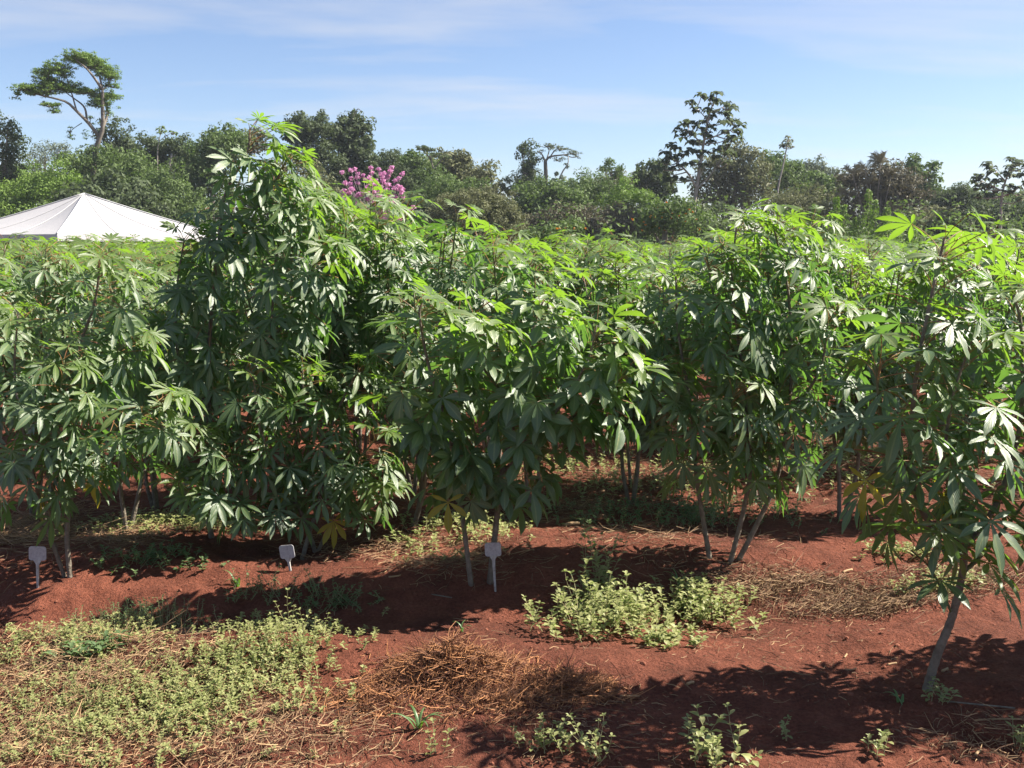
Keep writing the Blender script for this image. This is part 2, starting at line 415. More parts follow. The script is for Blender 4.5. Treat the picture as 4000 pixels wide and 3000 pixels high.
rng = np.random.default_rng(7)
ICO = None
def clods():
    """loose lumps of red earth"""
    a = Acc()
    t = (1 + 5 ** .5) / 2
    base = np.array([(-1, t, 0), (1, t, 0), (-1, -t, 0), (1, -t, 0), (0, -1, t), (0, 1, t), (0, -1, -t), (0, 1, -t), (t, 0, -1), (t, 0, 1), (-t, 0, -1), (-t, 0, 1)]) / 1.9
    F = np.array([(0, 11, 5), (0, 5, 1), (0, 1, 7), (0, 7, 10), (0, 10, 11), (1, 5, 9), (5, 11, 4), (11, 10, 2), (10, 7, 6), (7, 1, 8), (3, 9, 4), (3, 4, 2), (3, 2, 6), (3, 6, 8), (3, 8, 9), (4, 9, 5), (2, 4, 11), (6, 2, 10), (8, 6, 7), (9, 8, 1)])
    n = 9000
    y = 3.0 + 6.5 * rng.random(n) ** 1.4
    x = (rng.random(n) - 0.5) * (y * 1.15 + 0.4)
    dens = vnoise(x * 1.1, y * 1.1, 31) + 0.5
    keep = rng.random(n) < np.clip(dens * 1.6 - 0.3, 0.05, 1); x, y = x[keep], y[keep]
    z = gz_fine(x, y); s = 0.0035 + 0.011 * rng.random(len(x)) ** 5
    for k in range(len(x)):
        V = base * (1 + 0.35 * (rng.random((12, 1)) - 0.5)) * s[k] * np.array([1, 1, 0.7])
        a.add(V + np.array([x[k], y[k], z[k] + s[k] * 0.2]), T=F)
    tag(link('soil_clods', a.mesh('soil_clods', [M['clod']], False)), 'loose clods of red earth strewn over the field', 'soil', kind='stuff')
clods()

# ------------------------------------------------------------------ cassava leaves
PROF = [(0, .045), (.10, .20), (.28, .62), (.48, .95), (.63, 1.0), (.78, .76), (.90, .34), (1, 0)]
PROF_LOW = [(0, .06), (.45, 1.0), (.75, .8), (1, 0)]
def leaf_geom(a, rng, origin=(0, 0, 0), az=0.0, nl=7, L=0.16, wr=0.30, pet=0.22, elev=20, pitch=-40, droop=1.0, low=False, m_blade=0, m_pet=1, spread=1.0, scale=1.0, tint=0.5, petiole=True, roll=0.0, wind=0.0):
    L *= scale; pet *= scale
    e = R(elev); o = np.asarray(origin, float)
    ca, sa = math.cos(az), math.sin(az)
    def rot(v): v = np.asarray(v, float); return np.stack([v[..., 0] * ca - v[..., 1] * sa, v[..., 0] * sa + v[..., 1] * ca, v[..., 2]], -1)
    # petiole rises then arches over
    k = 3 if low else 5
    P = [np.zeros(3)]; ang = e
    for i in range(k):
        P.append(P[-1] + np.array([math.cos(ang), 0, math.sin(ang)]) * pet / k); ang -= R(9 if low else 6)
    P = np.array(P)
    if petiole: a.tube(rot(P) + o, 0.0022 * (scale ** .5) * (1.5 if low else 1), n=3, m=m_pet, cap=False)
    c = P[-1]; p = R(pitch)
    f = np.array([math.cos(p), 0, math.sin(p)]); s_ = np.array([0, 1.0, 0]); nrm = np.cross(f, s_)
    if roll:
        cr, sr = math.cos(roll), math.sin(roll); s_, nrm = s_ * cr + nrm * sr, nrm * cr - s_ * sr
    prof = PROF_LOW if low else PROF
    half = (nl - 1) / 2
    for j in range(nl):
        q = (j - half) / max(half, 1)
        ang = q * R(118) * spread + rng.normal(0, 0.07)
        Lj = L * (1 - 0.42 * abs(q) ** 1.6) * (1 + rng.normal(0, 0.05))
        d = f * math.cos(ang) + s_ * math.sin(ang); n = nrm.copy()
        g = droop * (0.75 + 0.5 * rng.random()) * 1.05
        pos = c.copy(); V = []; U = []; tprev = 0
        wj = Lj * wr * 0.5 * (1 - 0.18 * abs(q)); tw = rng.normal(0, 0.25)
        for t, w in prof:
            dt = (t - tprev) * Lj; tprev = t
            pos = pos + d * dt
            d = d + np.array([0, 0, -1.0]) * g * dt / L * 0.55 + np.array([wind, 0, 0]) * dt / L * 0.3; d /= np.linalg.norm(d)
            side = np.cross(n, d); side /= np.linalg.norm(side) + 1e-9; n = np.cross(d, side)
            ct, st = math.cos(tw * t), math.sin(tw * t)
            sd2 = side * ct + n * st; nn = n * ct - side * st
            ww = wj * w; up = ww * 0.33
            if low:
                V += [pos - sd2 * ww + nn * up * .6, pos + sd2 * ww + nn * up * .6]; U += [(0.2, t), (0.8, t)]
            else:
                rip = ww * 0.10 * math.sin(t * 17 + j)
                V += [pos - sd2 * ww + nn * (up + rip), pos.copy(), pos + sd2 * ww + nn * (up - rip)]; U += [(0, t), (0.5, t), (1, t)]
        V = rot(np.array(V)) + o
        K = len(prof)
        if low:
            Q = [(2 * i, 2 * i + 1, 2 * i + 3, 2 * i + 2) for i in range(K - 2)]
            T = [(2 * (K - 2), 2 * (K - 2) + 1, 2 * (K - 1))]
        else:
            Q = []
            for i in range(K - 2):
                Q += [(3 * i, 3 * i + 1, 3 * i + 4, 3 * i + 3), (3 * i + 1, 3 * i + 2, 3 * i + 5, 3 * i + 4)]
            i = K - 2
            T = [(3 * i, 3 * i + 1, 3 * i + 4), (3 * i + 1, 3 * i + 2, 3 * i + 4)]
        # winding so that the upper side is the front
        Q = [tuple(reversed(q_)) for q_ in Q]; T = [tuple(reversed(t_)) for t_ in T]
        a.add(V, Q, T, m_blade, np.array(U), tint)

CLASSES = {   # age class: elevation of the petiole, pitch of the blade, droop, size, material
    'tip':   dict(elev=62, pitch=8, droop=.55, scale=.62, spread=.85),
    'young': dict(elev=44, pitch=-14, droop=.8, scale=.98, spread=.95),
    'upper': dict(elev=26, pitch=-34, droop=1.0, scale=1.0, spread=1.0),
    'mid':   dict(elev=8, pitch=-52, droop=1.15, scale=1.0, spread=1.0),
    'low':   dict(elev=-14, pitch=-74, droop=1.0, scale=.95, spread=.95),
}
KINDS = {'narrow': dict(nl=7, L=.145, wr=.205, pet=.17), 'broad': dict(nl=5, L=.160, wr=.34, pet=.18), 'large': dict(nl=7, L=.158, wr=.225, pet=.21), 'seven': dict(nl=7, L=.152, wr=.225, pet=.18)}
LEAF = {}
lr = np.random.default_rng(11)
for kn, kp in KINDS.items():
    for cn, cp in CLASSES.items():
        for v in range(4):
            a = Acc(); p = dict(kp); p.update(cp)
            p['elev'] += lr.normal(0, 9); p['pitch'] += lr.normal(0, 11)
            if kn == 'broad' and v % 2: p['nl'] = 7; p['wr'] = .31
            if kn == 'narrow' and v == 3: p['nl'] = 9; p['wr'] = .20
            leaf_geom(a, lr, roll=lr.normal(0, .18), wind=0, tint=lr.random(), **p)
            LEAF[kn, cn, v] = a.mesh('leaf', [M['leaf_young'] if cn in ('tip', 'young') else M['leaf_mature'], M['petiole']])
for v in range(3):
    a = Acc(); leaf_geom(a, lr, nl=5 + 2 * (v % 2), L=.15, wr=.27, pet=.18, elev=-25, pitch=-85, droop=1)
    LEAF['yellow', v] = a.mesh('leaf', [M['leaf_yellow'], M['petiole']])

TILT = Matrix.Rotation(.42, 4, 'Y')            # blades turn towards the sun on the right
def set_leaf(o, p, az, k, g, tilt=True):
    m = Matrix.Rotation(az, 4, 'Z') @ Matrix.Rotation(g.normal(0, .26), 4, 'X') @ Matrix.Rotation(g.normal(0, .20), 4, 'Y')
    if tilt: m = TILT @ m
    o.matrix_basis = Matrix.Translation(Vector(p)) @ m @ Matrix.Diagonal((k, k, k, 1))
def leaf_sites(path, start, rng, spacing=0.03, wind=0.35, tipfrac=1.0):
    """leaves in a spiral up a shoot: position, heading, age class"""
    P = np.asarray(path); seg = np.linalg.norm(np.diff(P, axis=0), axis=1); cum = np.concatenate([[0], np.cumsum(seg)]); tot = cum[-1]
    s = start * tot; out = []; phi = rng.random() * 6.28
    while s < tot:
        p = np.array([np.interp(s, cum, P[:, i]) for i in range(3)])
        left = tot - s
        cn = 'tip' if left < .05 else 'young' if left < .14 else 'upper' if left < .38 else 'mid' if left < .75 else 'low'
        wd = wind * {'tip': 1.6, 'young': 2.0, 'upper': 2.0, 'mid': 1.2, 'low': .5}[cn]
        d = np.array([math.cos(phi), math.sin(phi)]) + np.array([wd, -wd * .3])
        out.append((p, math.atan2(d[1], d[0]), cn, left))
        phi += R(137.5) + rng.normal(0, .25)
        s += spacing * (0.45 if left < .08 else .75 if left < .2 else 1) * (0.8 + .4 * rng.random())
    return out

def stem_mesh(path, r0, r1, green=False):
    P = bez(path, max(10, int(len(path) * 7))); a = Acc()
    a.tube(P, np.linspace(r0, r1, len(P)), n=8, m=0, node=.09)
    return a.mesh('stem', [M['stem_green' if green else 'stem']]), P

def near_plant(label, base_px, stems, kind, seed, group=None, spacing=.03, scale=1.0, yellow=0, wind=.35):
    """stems: list of (points [(px, py, dy)...], r0, r1, leaf start or None); px, py as seen, dy the depth from the base"""
    g = np.random.default_rng(seed)
    b = ground_at(*base_px)
    root = tag(link('cassava_plant', None, loc=b), label, 'cassava plant', group or 'cassava plants in the front rows')
    low_sites = []
    for pts, r0, r1, st in stems:
        W = [np.array(at(px, py, b.y + dy)) - np.array(b) for px, py, dy in pts]
        if abs(pts[0][2]) < .06 and abs(pts[0][1] - base_px[1]) < 60: W[0][2] = gz(W[0][0] + b.x, W[0][1] + b.y) - b.z - .02
        me, P = stem_mesh(W, r0, r1, green=r0 < .009)
        link('stem', me, root)
        if st is None: continue
        sites = leaf_sites(P, max(.04, st - .09), g, spacing * .68, wind)
        for p, az, cn, left in sites:
            o = link('leaf', LEAF[kind, cn, int(g.integers(4))], root, p)
            k = scale * (.72 + .45 * g.random())
            set_leaf(o, p, az, k, g, cn not in ('mid', 'low'))
        low_sites += sites[:6]
    for i in range(yellow):
        p, az, cn, left = low_sites[int(g.integers(len(low_sites)))]
        o = link('leaf', LEAF['yellow', i % 3], root, p); o.rotation_euler = (0, 0, az + g.normal(0, .5)); o['label'] = 'yellowing lower leaf hanging down'
    return root

# front plants, left to right
near_plant('tallish narrow-leaved cassava plant behind the leftmost label stake, its pale stem sunlit', (270, 2260),
    [([(275, 2262, 0), (262, 2080, .02), (285, 1850, .05), (270, 1500, .1), (370, 1180, .1), (390, 1000, .05)], .014, .005, .42),
     ([(255, 2240, .02), (185, 2060, 0), (130, 1850, -.05), (60, 1500, -.05), (70, 1220, 0)], .011, .004, .45),
     ([(270, 1600, .1), (400, 1430, .15), (520, 1330, .15)], .008, .004, .15),
     ([(285, 1850, .05), (420, 1700, -.05), (560, 1620, -.12), (640, 1560, -.15)], .008, .004, .15),
     ([(150, 1900, -.05), (220, 1650, -.1), (250, 1400, -.15)], .007, .004, .2)], 'narrow', 1, yellow=3)
near_plant('spreading cassava plant with forked stems and low dark leaves, behind the half hidden plot label', (1235, 2160),
    [([(1235, 2165, 0), (1190, 2030, -.02), (1080, 1830, -.03), (1010, 1650, -.05), (990, 1480, -.05), (960, 1440, -.05)], .013, .004, .42),
     ([(1165, 2235, -.1), (1210, 2080, -.05), (1260, 1900, 0), (1270, 1750, 0), (1330, 1580, .05), (1400, 1440, .1)], .013, .004, .45),
     ([(1235, 2150, 0), (1300, 2010, .03), (1330, 1850, .05), (1200, 1600, .02), (1180, 1430, 0)], .010, .004, .5),
     ([(1080, 1830, -.03), (900, 1780, -.12), (740, 1730, -.2), (640, 1680, -.22)], .008, .004, .12),
     ([(1190, 2030, -.02), (1020, 1990, -.1), (800, 1960, -.16), (640, 1900, -.18)], .008, .004, .2),
     ([(1290, 2010, .03), (1400, 1960, 0), (1500, 1900, -.02)], .007, .004, .2),
     ([(1260, 1900, 0), (1400, 1790, -.08), (1480, 1700, -.1)], .008, .004, .12)], 'narrow', 2, spacing=.028, yellow=2)
near_plant('broad-leaved cassava plant on two slim stems directly behind the central label stake', (1870, 2295),
    [([(1842, 2290, 0), (1815, 2080, 0), (1790, 1880, 0), (1745, 1650, -.05), (1680, 1450, -.05), (1640, 1240, -.05), (1650, 1180, -.05)], .013, .005, .45),
     ([(1912, 2285, .03), (1940, 2030, .02), (1960, 1850, .02), (2020, 1600, 0), (2080, 1300, .05), (2120, 1180, .05)], .016, .005, .42),
     ([(1960, 1850, .02), (2150, 1640, -.08), (2290, 1420, -.12), (2330, 1270, -.12)], .009, .004, .15),
     ([(2020, 1600, 0), (1880, 1420, -.1), (1850, 1220, -.12)], .008, .004, .15),
     ([(2080, 1720, -.02), (2280, 1600, -.1), (2430, 1480, -.15)], .008, .004, .15),
     ([(1790, 1880, 0), (1640, 1700, -.1), (1560, 1560, -.12)], .008, .004, .15)], 'broad', 3, spacing=.031, yellow=1)
near_plant('tall cassava plant on three bare slanting stems right of the pale green weed clump', (2840, 2195),
    [([(2775, 2180, .02), (2745, 2020, .02), (2720, 1860, .02), (2700, 1600, 0), (2650, 1300, 0), (2640, 1080, 0)], .014, .005, .42),
     ([(2850, 2200, 0), (2905, 1990, 0), (2930, 1800, 0), (2900, 1450, .05), (2860, 1100, .1), (2880, 860, .1)], .014, .005, .38),
     ([(2880, 2190, .03), (2960, 2040, .03), (3040, 1850, .05), (3090, 1500, .05), (3080, 1150, .1), (3020, 880, .1)], .015, .005, .38),
     ([(2700, 1700, 0), (2560, 1560, -.1), (2520, 1420, -.12)], .008, .004, .12),
     ([(3060, 1650, .05), (3200, 1450, -.05), (3240, 1200, -.05)], .009, .004, .15),
     ([(2900, 1450, .05), (2800, 1200, -.05), (2760, 1000, -.05)], .008, .004, .15),
     ([(2930, 1780, 0), (2860, 1620, -.15), (2880, 1500, -.18)], .008, .004, .12)], 'seven', 4, spacing=.029, yellow=1)
near_plant('nearest cassava plant at the right with a bare leaning lower stem and large bright leaves', (3620, 2690),
    [([(3618, 2692, 0), (3660, 2560, 0), (3722, 2400, 0), (3765, 2200, 0), (3760, 2080, 0)], .018, .012, None),
     ([(3755, 2110, 0), (3640, 2060, 0), (3560, 1850, 0), (3575, 1500, 0), (3640, 1150, .05), (3690, 930, .05)], .013, .005, .2),
     ([(3760, 2090, 0), (3735, 1950, -.03), (3690, 1820, -.05), (3720, 1560, -.08), (3800, 1320, -.1)], .010, .004, .2),
     ([(3765, 2150, 0), (3900, 1950, .05), (3985, 1650, .1), (3990, 1300, .1), (3960, 1150, .1)], .012, .004, .2),
     ([(3720, 2400, 0), (3640, 2230, -.05), (3560, 2150, -.08)], .005, .003, .55),
     ([(3560, 1850, 0), (3450, 1650, -.08), (3420, 1420, -.1)], .008, .004, .1),
     ([(3750, 2250, 0), (3880, 2120, .05), (4010, 1950, .08), (4100, 1800, .08)], .008, .004, .45), ([(3985, 1650, .1), (4090, 1450, .1), (4130, 1200, .1)], .008, .004, .1)], 'large', 5, spacing=.036, scale=1.0, yellow=2, wind=.22)
# second row
near_plant('tallest cassava plant, rising above the forest line with a single lit shoot on top', (830, 2110),
    [([(830, 2110, 0), (800, 1900, 0), (815, 1600, 0), (820, 1300, 0), (850, 1000, 0), (880, 760, 0), (965, 600, 0), (975, 510, 0)], .016, .005, .25),
     ([(800, 1850, 0), (960, 1650, .05), (1050, 1350, .08), (1080, 1000, .1), (1150, 790, .1)], .012, .005, .3),
     ([(815, 1600, 0), (700, 1400, 0), (690, 1150, .05), (720, 930, .05)], .010, .004, .2),
     ([(850, 1000, 0), (960, 860, .05), (1080, 700, .05), (1120, 620, .05)], .008, .004, .2),
     ([(1050, 1350, .08), (1180, 1150, .1), (1250, 960, .1)], .008, .004, .15)], 'seven', 7, spacing=.026, wind=.5)
def autoplant_stems(g, h, nst=2, lean=.12, spread=.32):
    """stems of a plant in its own metres: base stems that fork twice, as cassava does"""
    out = []
    for i in range(nst):
        a0 = g.random() * 6.28; ln_ = lean * (.3 + g.random())
        b0 = np.array([math.cos(a0), math.sin(a0), 0]) * .010 * (nst > 1)
        h1 = h * (.27 + .12 * g.random())
        p1 = np.array([math.cos(a0) * ln_, math.sin(a0) * ln_, h1])
        mid = (b0 + p1) / 2 + np.array([g.normal(0, .02), g.normal(0, .02), 0])
        out.append(([b0 - np.array([0, 0, .03]), mid, p1], .014, .010, None))
        for j in range(2 + (g.random() < .35)):
            a1 = a0 + j * 2.4 + g.normal(0, .4)
            s = spread * (.5 + .6 * g.random()); h2 = h * (.84 + .18 * g.random())
            p3 = p1 + np.array([math.cos(a1) * s, math.sin(a1) * s, h2 - h1])
            p2 = p1 + (p3 - p1) * .5 + np.array([math.cos(a1), math.sin(a1), 0]) * .05
            out.append(([p1, p2, p3], .010, .004, .04 + .12 * g.random()))
    return out

def auto_near(x, y, h, kind, seed, label, nst=2, group=None, spacing=.029, wind=.35, spread=.32):
    g = np.random.default_rng(seed)
    root = tag(link('cassava_plant', None, loc=(x, y, gz(x, y))), label, 'cassava plant', group or 'cassava plants in the second row')
    for pts, r0, r1, st in autoplant_stems(g, h, nst, spread=spread):
        me, P = stem_mesh(pts, r0, r1, green=r0 < .011); link('stem', me, root)
        if st is None: continue
        for p, az, cn, left in leaf_sites(P, st, g, spacing, wind):
            o = link('leaf', LEAF[kind, cn, int(g.integers(4))], root, p); set_leaf(o, p, az, .72 + .45 * g.random(), g, cn not in ('mid', 'low'))
    return root
def xz(px, D): return at(px, 960, D).x
second = [   # px, distance, height, kind, label
    (1330, 6.9, 2.12, 'narrow', 'dense narrow-leaved cassava plant whose crown hides the foot of the pink tree'),
    (1130, 6.6, 2.05, 'seven', 'leafy cassava plant just right of the tallest one'),
    (2090, 6.4, 1.72, 'broad', 'broad-leaved cassava plant behind the crown over the central label stake'),
    (560, 6.5, 1.62, 'narrow', 'low cassava plant between the leftmost plant and the tallest one'),
    (60, 6.3, 1.66, 'seven', 'cassava plant at the left edge with bright yellow-green tips'),
    (3330, 6.3, 1.60, 'seven', 'cassava plant showing between the three-stemmed plant and the nearest one'),
    (2480, 6.7, 1.60, 'narrow', 'cassava plant filling the gap left of the three-stemmed plant'),
    (1600, 6.9, 1.88, 'narrow', 'cassava plant right of the dense crown before the pink tree'),
    (3820, 6.2, 1.68, 'seven', 'cassava plant behind the nearest one, at the right edge'),
    (3000, 6.7, 1.86, 'seven', 'cassava plant close behind the three bare slanting stems'),
    (440, 5.9, 1.45, 'narrow', 'bushy low cassava plant filling the gap between the leftmost plant and the forked one'),
    (1590, 5.95, 1.42, 'narrow', 'cassava plant half hidden behind the left side of the broad-leaved central plant'),
    (4860, 3.9, 1.45, 'large', 'cassava plant past the right edge whose shade falls across the bottom right'),
]
for i, (px, D, h, kd, lb) in enumerate(second):
    auto_near(xz(px, D), D, h, kd, 40 + i, lb, nst=2 + (i % 3 == 0))

# ------------------------------------------------------------------ the field behind: copies of nine plants, each a thing with stem and foliage
def field_proto(seed, h, kind, lod=True, spacing=.045, nst=2):
    g = np.random.default_rng(seed); fa = Acc(); sa = Acc()
    for pts, r0, r1, st in autoplant_stems(g, h, nst):
        P = bez(pts, 8); sa.tube(P, np.linspace(r0, r1, 8), n=5, m=0)
        if st is None: continue
        for p, az, cn, left in leaf_sites(P, st, g, spacing, .35):
            q = dict(KINDS[kind]); q.update(CLASSES[cn]); q['scale'] *= .9 + .25 * g.random(); q['nl'] = min(q['nl'], 7)
            q['elev'] += g.normal(0, 9); q['pitch'] += g.normal(0, 12)
            leaf_geom(fa, g, origin=p, az=az, low=True, m_blade=0 if cn in ('tip', 'young') else 1, m_pet=2, tint=g.random(), roll=g.normal(0, .2), **q)
    return sa.mesh('stem', [M['stem']]), fa.mesh('foliage', [M['leaf_young'], M['leaf_mature'], M['petiole']]), (fa, sa)
protos = []
pk = ['narrow', 'seven', 'broad', 'narrow', 'seven', 'narrow', 'seven', 'broad', 'narrow']
for i in range(9): protos.append(field_proto(200 + i, 1.75, pk[i], nst=2 + (i % 2)))

g = np.random.default_rng(77)
taken = [(xz(px, D), D) for px, D, *_ in second]
spots = []
D = 7.6
row = 0
while D < 50:
    halfw = D * .5 + 2.2
    x = -halfw + g.random()
    while x < halfw + (1.5 if D < 12 else 0):
        xx, yy = x + g.normal(0, .12), D + g.normal(0, .14)
        px = 2000 + xx / yy * 4000
        h = 1.55 + .20 * (vnoise(xx * .35, yy * .12, 51) + .5) + g.normal(0, .05)
        if 7 < yy < 10.5 and 800 < px < 1600: h += .30 * math.exp(-((px - 1330) / 330) ** 2)
        if yy > 14 and 1700 < px < 2100: h -= .06
        if 200 < px < 900 and yy > 12: h -= .02
        spots.append((yy, xx, h, px, row)); x += 1.0 if D < 24 else 1.35
    D += .9 if D < 24 else 1.35; row += 1
spots.sort()
inframe = [s for s in spots if -300 < s[3] < 4350]
outside = [s for s in spots if not (-300 < s[3] < 4350) and s[0] < 12 and s[3] > 4350]
BANDS = [(9, 'just behind the second row'), (12.5, 'a few rows back'), (17, 'halfway down the field'), (99, 'deep in the field')]
SIDES = [(700, 'in front of the white tent'), (1500, 'below the tall dark trees'), (2300, 'below the round olive bush'), (3100, 'below the tall thin spreading tree'), (9999, 'below the brown feathery tree')]
ORD = ['', 'second ', 'third ', 'fourth ', 'fifth ', 'sixth ', 'seventh ', 'eighth ', 'ninth ', 'tenth ', 'eleventh ', 'twelfth ', 'thirteenth ', 'fourteenth ', 'fifteenth ', 'sixteenth ']
ROWN = ['third', 'fourth', 'fifth', 'sixth', 'seventh']
for n, (yy, xx, h, px, rw) in enumerate(inframe[:290] + outside):
    sm, fm, _ = protos[int(g.integers(9))]
    o = link('cassava_plant', None, loc=(xx, yy, gz(xx, yy)))
    k = h / 1.75; o.scale = (.95 * k, .95 * k, k); o.rotation_euler.z = g.normal(0, .5)
    band = next(b for d_, b in BANDS if yy < d_); side = next(b for d_, b in SIDES if px < d_)
    rank = sum(1 for s_ in inframe if s_[4] == rw and s_[3] < px)
    if rw < 5 and px < 4350 and rank < 16: lab = f'{ORD[rank]}cassava plant from the left in the {ROWN[rw]} row, {side}'.strip()
    elif px >= 4350: lab = 'cassava plant past the right edge, throwing its shade into the field'
    else: lab = f'leafy cassava plant {band}, {side}'
    if lab.startswith('cassava plant from'): lab = 'left' + 'most cassava plant of the ' + ROWN[rw] + ' row, ' + side
    tag(o, lab, 'cassava plant', 'cassava plants of the ' + ROWN[rw] + ' row' if rw < 5 and px < 4350 else f'cassava plants {band} {side}' if px < 4350 else 'cassava plants past the right edge')
    link('stem', sm, o); f = link('foliage', fm, o); f['kind'] = 'stuff'
# the rest, past 300, as one mass
def field_mass():
    big = Acc()
    tops = []
    for i in range(3):
        gg = np.random.default_rng(300 + i); fa = Acc()
        for pts, r0, r1, st in autoplant_stems(gg, 1.75, 3):
            P = bez(pts, 8)
            if st is None: continue
            for p, az, cn, left in leaf_sites(P, .3, gg, .075, .35):
                q = dict(KINDS['seven']); q.update(CLASSES[cn]); q['scale'] *= 1.15; q['nl'] = 5; q['wr'] = .34
                leaf_geom(fa, gg, origin=p, az=az, low=True, m_blade=0 if cn in ('tip', 'young') else 1, tint=gg.random(), petiole=False, **q)
        tops.append((np.concatenate(fa.V), fa.Q, fa.T, fa.qm, fa.tm))
    for yy, xx, h, px, rw in inframe[290:]:
        V, Q, T, qm, tm = tops[int(g.integers(3))]
        a = g.normal(0, .5); ca, sa = math.cos(a), math.sin(a); k = h / 1.75
        W = np.stack([V[:, 0] * ca - V[:, 1] * sa, V[:, 0] * sa + V[:, 1] * ca, V[:, 2] * k], -1) + np.array([xx, yy, gz(xx, yy)])
        off = big.n; big.V.append(W); big.U.append(np.zeros((len(W), 2))); big.t.append(np.full(len(W), g.random()))
        big.Q += [q + off for q in Q]; big.T += [t + off for t in T]; big.qm += qm; big.tm += tm; big.n += len(W)
    o = link('cassava_field', big.mesh('cassava_field', [M['leaf_young'], M['leaf_mature']]))
    tag(o, 'far cassava rows merging into one green mass before the forest', 'cassava field', kind='stuff')
field_mass()

# ------------------------------------------------------------------ leaf cards for trees
def cards(a, Cn, s, g, m=0, up=.35, tint=None, aspect=.5, out=1.15):
    """one folded leaf-sized face per point"""
    Cn = np.asarray(Cn); on = Cn[:, 3:6] if Cn.shape[1] >= 6 else None; ct = Cn[:, 6] if Cn.shape[1] == 7 else None; Cn = Cn[:, :3]
    n = len(Cn)
    nr = g.normal(size=(n, 3)) * .62; nr[:, 2] += up
    if on is not None: nr += on * out
    nr /= np.linalg.norm(nr, axis=1)[:, None]
    t = g.normal(size=(n, 3)); t -= nr * (t * nr).sum(1)[:, None]; t /= np.linalg.norm(t, axis=1)[:, None]
    b = np.cross(nr, t)
    s = np.broadcast_to(np.asarray(s, float), (n,))[:, None] * (.65 + .7 * g.random((n, 1)))
    V = np.stack([Cn - t * s * .5, Cn + b * s * aspect * .5, Cn + t * s * .5, Cn - b * s * aspect * .5], 1).reshape(-1, 3)
    Q = np.arange(n * 4).reshape(n, 4)
    tn = (g.random(n) if ct is None else .35 * g.random(n) + .65 * ct) if tint is None else tint
    a.add(V, Q, m=m, tint=np.repeat(tn, 4))

def clump_points(c, r, n, g, shell=.55):
    """points spread through an ellipsoid, denser towards its skin"""
    d = g.normal(size=(n, 3)); d /= np.linalg.norm(d, axis=1)[:, None]
    rr = (shell + (1 - shell) * g.random(n)) ** .8
    rr *= np.where(g.random(n) < .25, g.random(n), 1)
    return np.concatenate([np.asarray(c) + d * rr[:, None] * np.asarray(r), d], 1)      # position, way out of the clump

def crown_points(c, r, g, density=1.0, sub=None, size=.2, seed=0):
    """an uneven crown: many small leaf clumps over a big ellipsoid's skin"""
    c = np.asarray(c, float); r = np.asarray(r, float)
    area = 4 * math.pi * ((r[0] * r[1]) ** 1.6 / 3 + (r[0] * r[2]) ** 1.6 / 3 + (r[1] * r[2]) ** 1.6 / 3) ** (1 / 1.6)
    k = max(6, int(area / (sub or .55) ** 2 / 1.6))
    out = []
    for i in range(k):
        d = g.normal(size=3); d[2] = d[2] * .9 + .15; d /= np.linalg.norm(d)
        cc = c + d * r * (.62 + .55 * g.random() ** 1.3)
        q = (sub or .55) * (.55 + .75 * g.random())
        P = clump_points(cc, (q, q, q * .7), int(52 * density * (q / .5) ** 2 * (.2 / size) ** 1.5), g)
        out.append(np.concatenate([P, np.full((len(P), 1), g.random())], 1))
    P = clump_points(c, r * .8, int(area * 24 * density), g, .3); out.append(np.concatenate([P, np.full((len(P), 1), .3)], 1))
    return np.concatenate(out)

def limb(a, pts, r0, r1, n=7, k=10):
    P = bez(pts, k); a.tube(P, np.linspace(r0, r1, k), n=n, m=0)

def forest_tree(label, D, lobes, mat, trunk_px=None, size=.2, density=1.0, sub=.55, bark='bark_dark', seed=0, name='forest_tree', cat='tree', limbs=None, depth=.8, group='trees at the forest edge', trunk_r=.22, aspect=.5):
    """lobes: (px, py, rx, ry) as seen at distance D; each becomes a round volume with depth"""
    g = np.random.default_rng(seed + 500); s = D / FPX
    if mat == 'crown_dark': density *= 1.15
    if size == .2: size = (.15, .2, .27)[seed % 3]
    if trunk_px is None: trunk_px = sum(l[0] for l in lobes) / len(lobes)
    b = at(trunk_px, 960, D); b.z = gz(b.x, D)
    root = tag(link(name, None, loc=b), label, cat, group)
    bb = np.array(b); ca = Acc(); ta = Acc()
    for (px, py, rx, ry) in lobes:
        rx *= 1.1; ry *= 1.1
        dd = g.uniform(-.5, .5) * rx * s
        c = np.array(at(px, py, D + dd)) - bb
        cards(ca, crown_points(c, (rx * s, rx * s * depth, ry * s), g, density, sub, size), size, g, aspect=aspect)
        # a limb to each part of the crown
        h = max(.5, c[2] * .45)
        limb(ta, [(0, 0, h), (c[0] * .4, c[1] * .4, h + (c[2] - h) * .5), c], trunk_r * .45, .03)
    top = np.mean([np.array(at(l[0], l[1], D)) - bb for l in lobes], axis=0)
    limb(ta, [(0, 0, -.1), (top[0] * .1, 0, top[2] * .35), (top[0] * .6, 0, top[2] * .8), top], trunk_r, trunk_r * .3)
    for L_ in (limbs or []):
        pts, r0, r1 = L_
        limb(ta, [np.array(at(x, y, D + (z if z else 0))) - bb for x, y, z in pts], r0, r1)
    link('crown', ca.mesh('crown', [M[mat]]), root)
    link('trunk', ta.mesh('trunk', [M[bark]]), root)
    return root

